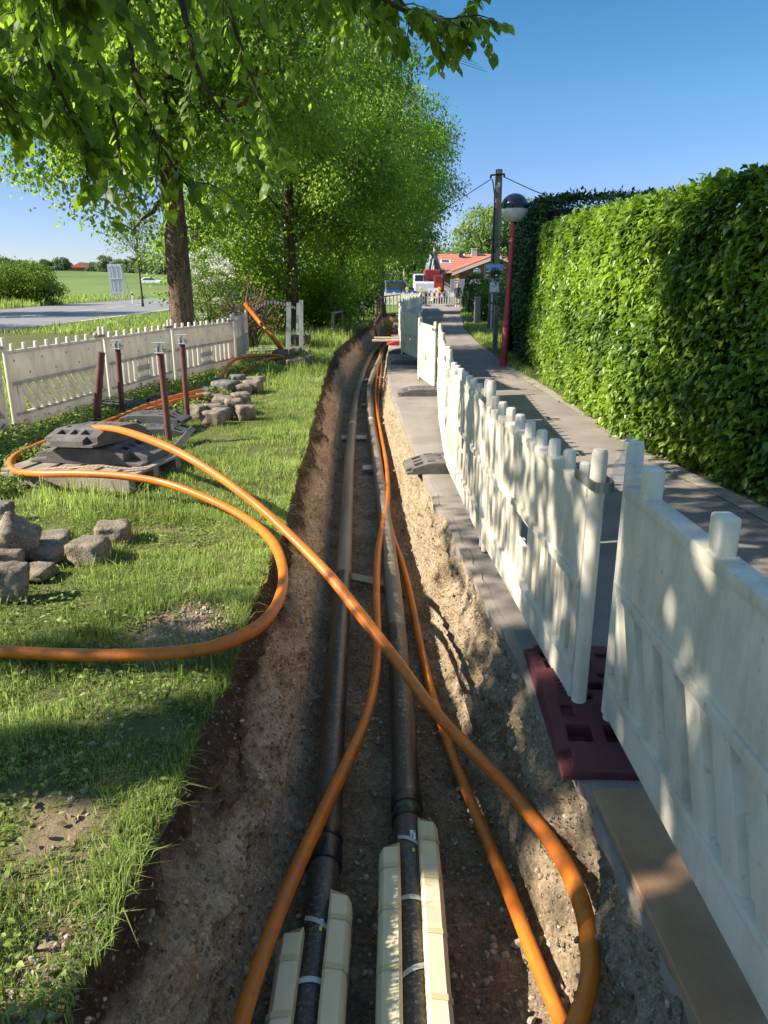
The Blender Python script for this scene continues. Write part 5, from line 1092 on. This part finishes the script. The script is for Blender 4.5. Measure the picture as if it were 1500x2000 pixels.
m = MB(); slab(m, (c.x - .55, YH + 1.0, ez - .05 + sl*1.7 + .06), (c.x + .55, YH + 1.0, ez - .05 + sl*1.7 + .06), (c.x + .55, YH + 2.2, ez - .05 + sl*2.9 + .06), (c.x - .55, YH + 2.2, ez - .05 + sl*2.9 + .06), .05); sk = m.build('skylight', MAT['label'], rfo, world=True)
m = MB(); slab(m, (c.x - .42, YH + 1.1, ez - .05 + sl*1.8 + .075), (c.x + .42, YH + 1.1, ez - .05 + sl*1.8 + .075), (c.x + .42, YH + 2.1, ez - .05 + sl*2.8 + .075), (c.x - .42, YH + 2.1, ez - .05 + sl*2.8 + .075), .01); m.build('pane', MAT['glass'], sk, world=True)
c = P(904, 499, YH + 3.2); m = MB(); m.lathe([(.02, 0), (.25, .05), (.42, .14), (.40, .15), (.24, .07), (.01, .02)], (0, 0, 0), 16); o = m.build('satellite_dish', MAT['lampblack'], rfo); o.location = Vector((c.x, c.y, c.z)) - ha.location; o.rotation_euler = (R(65), 0, R(-30))
m = MB(); m.tube([(c.x, c.y + .05, c.z - .9), (c.x, c.y + .05, c.z)], .04, 6); m.build('dish_mast', MAT['galv'], rfo, world=True)
# wooden house with the gable to the viewer
Y2 = 73.0; gx0, gx1 = P(897, 540, Y2).x, P(1040, 540, Y2).x; gm_ = (gx0 + gx1)/2; e2 = P(897, 529, Y2).z; a2 = P(966, 501, Y2).z
hb = thing('house', 'wooden house with a brown boarded gable and an orange sunlit side', 'house', (gm_, Y2, 0))
m = MB(); m.prism([(gx0, -.1), (gx1, -.1), (gx1, e2), (gm_, a2 - .1), (gx0, e2)], Y2, Y2 + .25); m.build('gable_wall', MAT['woodwall'], hb, world=True)
MB().box(gx0 - .001, gx0 + .2, Y2 + .251, Y2 + 9.5, -.1, e2 - .02).build('side_wall', MAT['woodwall_sunlit'], hb, world=True); MB().box(gx1 - .2, gx1, Y2 + .251, Y2 + 9.5, -.1, e2 - .02).build('side_wall', MAT['woodwall'], hb, world=True)
k_ = (a2 - e2)/(gm_ - gx0); ov = .75
m = MB(); slab(m, (gx0 - ov, Y2 - .7, e2 - k_*ov + .12), (gm_, Y2 - .7, a2 + .12), (gm_, Y2 + 10.5, a2 + .12), (gx0 - ov, Y2 + 10.5, e2 - k_*ov + .12), -.14); slab(m, (gm_, Y2 - .7, a2 + .12), (gx1 + ov, Y2 - .7, e2 - k_*ov + .12), (gx1 + ov, Y2 + 10.5, e2 - k_*ov + .12), (gm_, Y2 + 10.5, a2 + .12), -.14); r2 = m.build('roof', MAT['roof'], hb, world=True)
m = MB()
for s, x in ((-1, gx0 - ov), (1, gx1 + ov)):
    zz = e2 - k_*ov; m.add([(x, Y2 - .76, zz - .16), (gm_, Y2 - .76, a2 - .16), (gm_, Y2 - .76, a2 + .1), (x, Y2 - .76, zz + .1), (x, Y2 - .71, zz - .16), (gm_, Y2 - .71, a2 - .16), (gm_, Y2 - .71, a2 + .1), (x, Y2 - .71, zz + .1)], [(3,2,1,0),(4,5,6,7),(0,1,5,4),(1,2,6,5),(2,3,7,6),(3,0,4,7)])
m.build('barge_board', MAT['trim'], r2, world=True)
MB().box(gx0 - .03, gx0 - .0015, Y2 + 5, Y2 + 6, .1, 2.1).build('door', MAT['woodwall'], hb, world=True)
hc = thing('house', 'house with a dull brown roof partly hidden at the left of the excavator', 'house', (P(822, 540, 95).x, 95, 0)); x0, x1 = P(797, 540, 95).x, P(852, 540, 95).x; z0, z1 = P(822, 532, 95).z, P(822, 503, 99).z
MB().box(x0 + .3, x1 - .3, 95, 103, -.1, z0).build('wall', MAT['wallwhite'], hc, world=True)
m = MB(); slab(m, (x0 - .4, 94.3, z0 - .1), (x1 + .2, 94.3, z0 - .1), (x1 + .2, 99, z1), ((x0 + x1)/2 + .4, 99, z1), .15); slab(m, (x1 + .2, 103.7, z0 - .1), (x0 - .4, 103.7, z0 - .1), ((x0 + x1)/2 + .4, 99, z1), (x1 + .2, 99, z1), .15); slab(m, (x0 - .4, 103.7, z0 - .1), (x0 - .4, 94.3, z0 - .1), ((x0 + x1)/2 + .4, 99, z1), ((x0 + x1)/2 + .41, 99, z1), .15); m.build('roof', MAT['roofbrown'], hc, world=True)
fp = P(848, 478, 76); m = MB(); m.tube([(fp.x, 76, -.1), (fp.x, 76, fp.z)], [.06, .035], 8); tag(m.build('flagpole', MAT['label'], smooth=True), 'white flagpole without a flag in front of the white house', 'flagpole')
yp = P(789, 523, 70); m = MB(); m.tube([(yp.x, 70, -.1), (yp.x, 70, yp.z)], .06, 8); tag(m.build('pole', MAT['palewood'], smooth=True), 'thin yellowish pole between the blue car and the excavator', 'pole')
sgp = P(754, 560, 57); st_ = thing('traffic_sign', 'dark back of a road sign on a post before the blue car', 'sign', (sgp.x, 57, 0)); m = MB(); m.tube([(sgp.x, 57, -.05), (sgp.x, 57, P(754, 530, 57).z)], .03, 6); m.build('post', MAT['galv'], st_, world=True); c = P(754, 537, 57); m = MB(); m.box(c.x - .20, c.x + .20, 56.95, 56.97, c.z - .30, c.z + .30); m.build('plate', MAT['rubber_dark'], st_, world=True, bevel=.004)
# screen wall of boards
a, b = P(880, 590, 66), P(922, 590, 66); sw = thing('board_wall', 'blue-grey horizontal board wall behind the walking person', 'wall', (a.x, 66, 0)); zt_ = P(900, 545, 66).z
for i in range(10): z = zt_*i/10; MB().box(a.x, b.x + 1.2, 66, 66.05, z + .01, z + zt_/10 - .01).build('board', MAT['greywall'], sw, world=True)
for x in np.linspace(a.x, b.x + 1.2, 4): MB().box(x - .05, x + .05, 66.051, 66.14, 0, zt_ + .03).build('post', MAT['greywall'], sw, world=True)
# truck excavator
YE = 69.0; ex = thing('truck_excavator', 'red and white wheeled excavator with its dark arm folded up, seen from behind the barriers', 'excavator', (P(838, 590, YE).x, YE, 0))
def eb(name, px0, px1, py0, py1, y0, y1, mat, parent=ex, bevel=.05):
    a, b = P(px0, py1, YE), P(px1, py0, YE); return MB().box(a.x, b.x, y0, y1, a.z, b.z).build(name, MAT[mat], parent, world=True, bevel=bevel, seg=2)
eb('chassis', 808, 868, 573, 583, YE + .2, YE + 5, 'rubber_dark')
for px in (815, 858):
    c = P(px, 582, YE)
    for yy_ in (YE + .5, YE + 3.8):
        m = MB(); m.tube([(c.x - .28, yy_, .52), (c.x + .28, yy_, .52)], .52, 18); wh = m.build('wheel', MAT['tyre'], ex, world=True, bevel=.04); m = MB(); m.tube([(c.x - .30, yy_, .52), (c.x + .30, yy_, .52)], .26, 12); m.build('rim', MAT['redw'], wh, world=True)
bd_ = eb('body', 808, 851, 550, 573, YE + .1, YE + 4.6, 'machine_white', bevel=.16)
eb('engine_cover', 847, 868, 537, 572, YE + .02, YE + 3.2, 'machine_red_shaded', bevel=.12); eb('turret', 829, 862, 526, 548, YE + .3, YE + 3, 'machine_red_shaded', bevel=.15)
cb = eb('cab', 809, 829, 535, 552, YE + .3, YE + 2.2, 'machine_white', bevel=.08); eb('cab_window', 811, 827, 537, 549, YE + .27, YE + .295, 'glass', cb, bevel=0); eb('cab_door', 829.5, 838, 535, 549, YE + .32, YE + .5, 'redw', cb, bevel=.02)
eb('ladder_panel', 852, 864, 554, 566, YE - .02, YE + .015, 'lampred', bevel=.01); eb('mirror', 862, 866, 533, 543, YE - .25, YE - .1, 'rubber_dark', bevel=.03)
def arm(name, pts, w_, mat):
    m = MB(); q = [P(x, y, YE + 1) for x, y in pts]; m.tube(q, [w_*f for f in (1, 1.15, .9, .7)[:len(q)]], 4); return m.build(name, MAT[mat], ex, world=True, bevel=.03)
bm_ = arm('boom', [(836, 548), (838, 520), (844, 497), (847, 492)], .30, 'machine_grey'); arm('stick', [(847, 492), (851, 510), (858, 528), (860, 538)], .24, 'machine_grey')
m = MB(); m.tube([P(842, 540, YE + .7), P(847, 505, YE + .7)], .09, 8); m.build('ram', MAT['galv'], bm_, world=True, smooth=True); arm('bucket', [(857, 528), (862, 534), (858, 542)], .28, 'rubber_dark')
lampm = MB()
# barriers and lamps
def barrier(label, px0, px1, Y, red=True, group='red and white barriers across the lane'):
    a, b = P(px0, 590, Y), P(px1, 590, Y); t = thing('barrier', label, 'barrier', (a.x, Y, 0), 0, group); L = b.x - a.x; n = max(3, int(L/.20))
    m = MB(); m.box(0, L, -.02, .02, .08, .19); m.box(0, L, -.02, .02, 1.03, 1.08); m.box(0, L, -.018, .018, .70, .74)
    for i in range(n + 1): x = L*i/n; m.box(max(0, x - .035), min(L, x + .035), -.015, .015, .15, 1.12)
    m.build('frame', MAT['white_cool'], t)
    for i in range(n):
        MB().box(L*(i + .12)/n, L*(i + .88)/n, -.019, -.005, .75, 1.02).build('reflector', MAT['redw' if i % 2 == 0 and red else 'label'], t)
    for x in (.0, L): m = MB(); m.tube([(x, 0, 0), (x, 0, 1.15)], .03, 8); m.build('post', MAT['galv'], t)
    for x in (.0, L): MB().box(x - .2, x + .2, -.4, .4, 0, .1).build('foot', MAT['rubber_dark'], t, bevel=.02)
    return t
barrier('narrow red and white barrier on the left across the lane end', 820, 834, 62); barrier('wide red and white barrier in the middle of the lane end', 836, 875, 61.6); barrier('short pale barrier at the right beside the walking person', 876.5, 886, 61.3, False)
for px, Y, l in ((795, 61, 'amber warning lamp on the far white panels'), (823, 61.9, 'amber warning lamp on the narrow barrier'), (858, 61.5, 'amber warning lamp on the wide barrier')):
    c = P(px, 568, Y); t = thing('warning_lamp', l, 'warning lamp', (c.x, Y, 1.1), 0, 'amber warning lamps'); m = MB(); m.tube([(0, -.05, .25), (0, .05, .25)], .13, 14); m.build('lens', MAT['yellow'], t, bevel=.02); MB().box(-.09, .09, -.045, .045, -.02, .12).build('battery_box', MAT['yellow'], t, bevel=.01)
c = P(846, 572, 63); pl_ = thing('notice_board', 'small white notice board with dark signs behind the wide barrier', 'sign', (c.x, 63, 0)); MB().box(c.x - .42, c.x + .42, 63, 63.03, c.z - .42, c.z + .38).build('plate', MAT['label'], pl_, world=True); 
for i, x in enumerate((-.22, .2)): m = MB(); m.box(c.x + x - .09, c.x + x + .09, 62.985, 62.998, c.z - .25, c.z + .05); m.prism([(c.x + x - .05, c.z + .05), (c.x + x + .05, c.z + .05), (c.x + x, c.z + .24)], 62.985, 62.998); m.build('symbol', MAT['ink'], pl_, world=True)
for x in (-.35, .35): m = MB(); m.tube([(c.x + x, 63.05, 0), (c.x + x, 63.05, c.z)], .025, 6); m.build('post', MAT['galv'], pl_, world=True)
def car(label, px0, px1, Y, h, paint, seed, side=1):
    a, b = P(px0, 585, Y), P(px1, 585, Y); L = max(b.x - a.x, 3.2); t = thing('parked_car', label, 'car', (a.x + L/2, Y, 0)); f = lambda u: (u - .5)*L
    m = MB(); m.prism([(f(0), .35), (f(1), .35), (f(1), h*.55), (f(.82), h*.62), (f(.66), h*.97), (f(.30), h), (f(.10), h*.93), (f(.0), h*.6)], -.85, .85); m.build('body', MAT[paint], t, bevel=.09, seg=2, smooth=True)
    m = MB(); m.prism([(f(.78), h*.64), (f(.645), h*.92), (f(.31), h*.94), (f(.14), h*.88), (f(.12), h*.64)], -.865, .865); m.build('window', MAT['glass'], t)
    for u in (.18, .80):
        for y in (-.8, .8): m = MB(); m.tube([(f(u), y - .1, .31), (f(u), y + .1, .31)], .31, 16); w_ = m.build('wheel', MAT['tyre'], t, bevel=.02); m = MB(); m.tube([(f(u), y - .11, .31), (f(u), y + .11, .31)], .18, 12); m.build('rim', MAT['galv'], w_)
    for u in (.015, .985): MB().box(f(u) - .03, f(u) + .03, -.7, -.4, h*.42, h*.5).build('light', MAT['label'], t)
car('blue parked van behind the distant white panels', 741, 772, 67, 2.05, 'bluecar', 1); car('dark parked car next to the blue one', 770, 806, 70, 1.45, 'carblack', 2)
# the walking person
pq = P(893, 599, 60.5); pe = thing('person', 'person in a dark top and dark shorts walking on the lane towards the viewer', 'person', (pq.x, 60.5, 0))
bm = bmesh.new(); pts = {}
def jv(n, x, y, z): pts[n] = bm.verts.new((x, y, z))
for n, p in dict(pel=(0,0,.93), sp=(0,.01,1.15), ch=(0,.02,1.36), nk=(0,.01,1.48), hd=(0,-.01,1.60), ht=(0,0,1.70), hl=(.10,0,.88), hr=(-.10,0,.88), kl=(.11,-.10,.50), kr=(-.11,.03,.50), al=(.11,-.10,.09), ar=(-.11,.20,.12), tl=(.12,-.24,.04), tr=(-.12,.10,.04), sl=(.17,.02,1.40), sr=(-.17,.02,1.40), el=(.25,.06,1.13), er=(-.25,-.02,1.13), wl=(.26,-.06,.90), wr=(-.25,-.16,.92), fl=(.26,-.10,.82), fr=(-.25,-.21,.86)).items(): jv(n, *p)
for a, b in 'pel-sp sp-ch ch-nk nk-hd hd-ht pel-hl pel-hr hl-kl hr-kr kl-al kr-ar al-tl ar-tr ch-sl ch-sr sl-el sr-er el-wl er-wr wl-fl wr-fr'.split() and [x.split('-') for x in 'pel-sp sp-ch ch-nk nk-hd hd-ht pel-hl pel-hr hl-kl hr-kr kl-al kr-ar al-tl ar-tr ch-sl ch-sr sl-el sr-er el-wl er-wr wl-fl wr-fr'.split()]: bm.edges.new((pts[a], pts[b]))
order = list(pts); bm.verts.index_update(); me = bpy.data.meshes.new('body'); bm.to_mesh(me); bm.free(); bo = link_mesh('body', me, pe)
bo.modifiers.new('skin', 'SKIN'); bo.modifiers.new('sub', 'SUBSURF').levels = 2; bo.modifiers['sub'].render_levels = 2; me.materials.append(MAT['skin'])
rad = dict(pel=.135, sp=.115, ch=.13, nk=.05, hd=.088, ht=.06, hl=.085, hr=.085, kl=.055, kr=.055, al=.036, ar=.036, tl=.03, tr=.03, sl=.058, sr=.058, el=.042, er=.042, wl=.028, wr=.028, fl=.032, fr=.032)
for i, n in enumerate(order): v = me.skin_vertices[0].data[i]; v.radius = (rad[n], rad[n]); v.use_root = n == 'pel'
m = MB(); m.lathe([(.155, .86), (.165, .95), (.15, 1.1), (.165, 1.32), (.15, 1.42), (.07, 1.48)], (0, .01, 0), 16)
for s, e_, w_ in ((1, (.25,.06,1.13), (.26,-.05,.95)), (-1, (-.25,-.02,1.13), (-.25,-.14,.97))): m.tube([(s*.12, .02, 1.40), (s*.19, .02, 1.38), e_, w_], [.075, .07, .056, .042], 10)
m.build('jacket', MAT['darkcloth'], pe, smooth=True); m = MB(); m.lathe([(.17, .70), (.175, .8), (.165, .98)], (0, .0, 0), 16); m.build('skirt', MAT['darkcloth'], pe, smooth=True)
m = MB(); m.lathe([(.095, 1.56), (.108, 1.62), (.10, 1.69), (.06, 1.735), (.01, 1.745)], (0, .03, 0), 14); m.build('hair', MAT['hair'], pe, smooth=True)
m = MB()
for x in (.12, -.12): m.box(x - .045, x + .045, (-.26 if x > 0 else .02), (-.04 if x > 0 else .24), .0, .075)
m.build('shoe', MAT['label'], pe, bevel=.02)
# trees behind the houses
tree('broad_tree', 'big bright green tree behind the red roofs', (19.5, 112, 0), 15, .4, 3, [(19.0, 112, 7.6, 9.0, 6, 6.2), (13, 112, 5.2, 4.5, 5, 4.4), (25, 112, 6, 6, 5, 5)], 520, 70, .8, .42, 'leaf_pale', 71, limbs=14, twigs=0, group='trees behind the houses')
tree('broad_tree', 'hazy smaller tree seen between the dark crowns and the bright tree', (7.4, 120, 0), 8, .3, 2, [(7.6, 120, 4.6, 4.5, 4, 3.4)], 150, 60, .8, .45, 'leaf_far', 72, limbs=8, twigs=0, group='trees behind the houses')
tree('broad_tree', 'bright tree in the gap above the blue car, under the dark crowns', (2.2, 80, 0), 7, .25, 1.5, [(2.4, 80, 3.2, 3.0, 3, 2.8)], 170, 60, .6, .3, 'leaf_pale', 73, limbs=8, twigs=0, group='trees behind the houses')
bush('shrub', 'dark shrub left of the excavator cab', (3.2, 71, 0), [(3.35, 71, 1.4, .9, 1.0, 1.5)], 60, 50, .3, .2, 'leaf_shade', 74)
# ------------------------------------------------------------------ across the road
bush('roadside_bush', 'big rounded bright bush beyond the road at the left picture edge', (-34.5, 66, 0), [(-34.2, 66.5, 1.9, 6.4, 3.0, 2.3), (-30.6, 66, 1.25, 3.4, 2.4, 1.5)], 520, 80, .38, .17, 'leaf_bush', 81, stems=30, up=.7)
sgx = P(226, 545, 70); bb = thing('billboard', 'big tilted white board of six panels on a frame, seen from behind at the roadside', 'billboard', (sgx.x, 70, 0)); c0, c1, c2, c3 = P(219, 573, 70), P(243, 571, 70), P(236, 517, 70), P(210, 517, 70)
def bl(u, v): return c0.lerp(c1, u).lerp(c3.lerp(c2, u), v)
for i in range(3):
    for j in range(2):
        m = MB(); slab(m, bl(i/3 + .02, j/2 + .02), bl((i + 1)/3 - .02, j/2 + .02), bl((i + 1)/3 - .02, (j + 1)/2 - .02), bl(i/3 + .02, (j + 1)/2 - .02), .03); m.build('panel', MAT['label'], bb, world=True)
m = MB()
for i in range(4): m.tube([bl(i/3, 0) + Vector((0, -.06, -.8)), bl(i/3, 1) + Vector((0, -.06, 0))], .045, 6)
for j in range(3): m.tube([bl(0, j/2) + Vector((0, -.08, 0)), bl(1, j/2) + Vector((0, -.08, 0))], .045, 6)
for i in (0, 3): m.tube([bl(i/3, .9), bl(i/3, 0) + Vector((0, 1.6, -.6))], .05, 6)
m.build('frame', MAT['galv'], bb, world=True)
mk = P(258, 577, 72); m = MB(); m.box(-.06, .06, -.05, .05, -.05, 1.0); o = m.build('marker_post', MAT['label'], bevel=.01); o.location = (mk.x, 72, 0); m2 = MB(); m2.box(-.062, .062, -.052, .052, .72, .9); m2.build('black_band', MAT['ink'], o); tag(o, 'small white roadside marker post with a black band', 'marker post', )
fx = P(155, 520, 300); fz = lambda x, y: hillz(x, y)
fa = thing('farm_house', 'distant farmhouse with red-brown roofs on the green rise', 'house', (fx.x, 300, 4)); s0 = P(132, 526, 300); s1 = P(170, 526, 300); tz = P(155, 511, 300).z; mz = P(155, 519, 300).z
MB().box(s0.x, s1.x, 300, 308, 2, s0.z + 1.6).build('wall', MAT['woodwall'], fa, world=True)
m = MB(); slab(m, (s0.x - .8, 299, s0.z + .9), (s1.x + .8, 299, s0.z + .9), (s1.x + .8, 304, mz), (s0.x - .8, 304, mz), .3); m.build('roof', MAT['roof'], fa, world=True)
x0, x1 = P(142, 520, 306).x, P(170, 520, 306).x; m = MB(); m.prism([(x0, s0.z), (x1, s0.z), (x1, mz), ((x0 + x1)/2, tz), (x0, mz)], 306, 318); m.build('barn', MAT['roofbrown'], fa, world=True)
far = [(4, 500, 34, 240, 'dark tree at the left picture edge on the horizon'), (34, 508, 30, 250, 'low dark tree above the big roadside bush on the horizon'), (62, 510, 30, 262, 'dark tree above the middle of the roadside bush on the horizon'), (88, 505, 28, 262, 'dark domed tree in the left horizon row'), (117, 500, 32, 262, 'dark rounded tree just left of the distant farmhouse'),
       (182, 510, 24, 300, 'hazy tree right of the distant farmhouse'), (206, 496, 34, 290, 'hazy tall tree above the white billboard'), (232, 503, 34, 280, 'hazy tree right above the billboard edge'), (256, 500, 36, 270, 'hazy light tree right of the billboard'), (284, 504, 40, 260, 'hazy tree in the row near the big trunk'), (312, 510, 40, 250, 'hazy low tree next to the big trunk on the horizon')]
for i, (px, pt, wpx, y, l) in enumerate(far):
    tp_ = P(px, pt, y); x = tp_.x; z = hillz(x, y); hh = tp_.z - z; r = wpx*.5*y/FPX*1.05
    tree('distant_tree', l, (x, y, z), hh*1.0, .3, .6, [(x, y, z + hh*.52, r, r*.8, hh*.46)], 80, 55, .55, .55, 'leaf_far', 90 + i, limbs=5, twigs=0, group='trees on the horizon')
c = P(296, 547, 160); cr_ = thing('distant_car', 'tiny white car parked on the far field edge', 'car', (c.x, 160, c.z - 1)); m = MB(); m.prism([(-2.1, .4), (2.1, .4), (2.1, .9), (1.2, 1.0), (.6, 1.5), (-1.3, 1.5), (-2.1, 1.0)], -.8, .8); m.build('body', MAT['label'], cr_, bevel=.06); m = MB(); m.prism([(1.0, 1.02), (.52, 1.42), (-1.2, 1.42), (-1.7, 1.02)], -.82, .82); m.build('window', MAT['glass'], cr_)

tree('lime_tree', 'lime tree beyond the road whose dark leaf tip just enters at the left edge', (-29.5, 44, 0), 12, .3, 3, [(-29.3, 44, 6.6, 5.0, 5.5, 3.6)], 420, 70, .42, .16, 'leaf_lime', 131, zmin=3.2, limbs=14, twigs=60, group=GT)
tree('lime_tree', 'lime tree standing outside the frame on the far side of the road', (-29.0, 27, 0), 12, .3, 3, [(-28.5, 27, 6.6, 4.6, 5.5, 3.6)], 380, 70, .42, .16, 'leaf_lime', 132, zmin=3.2, limbs=14, twigs=0, group=GT)
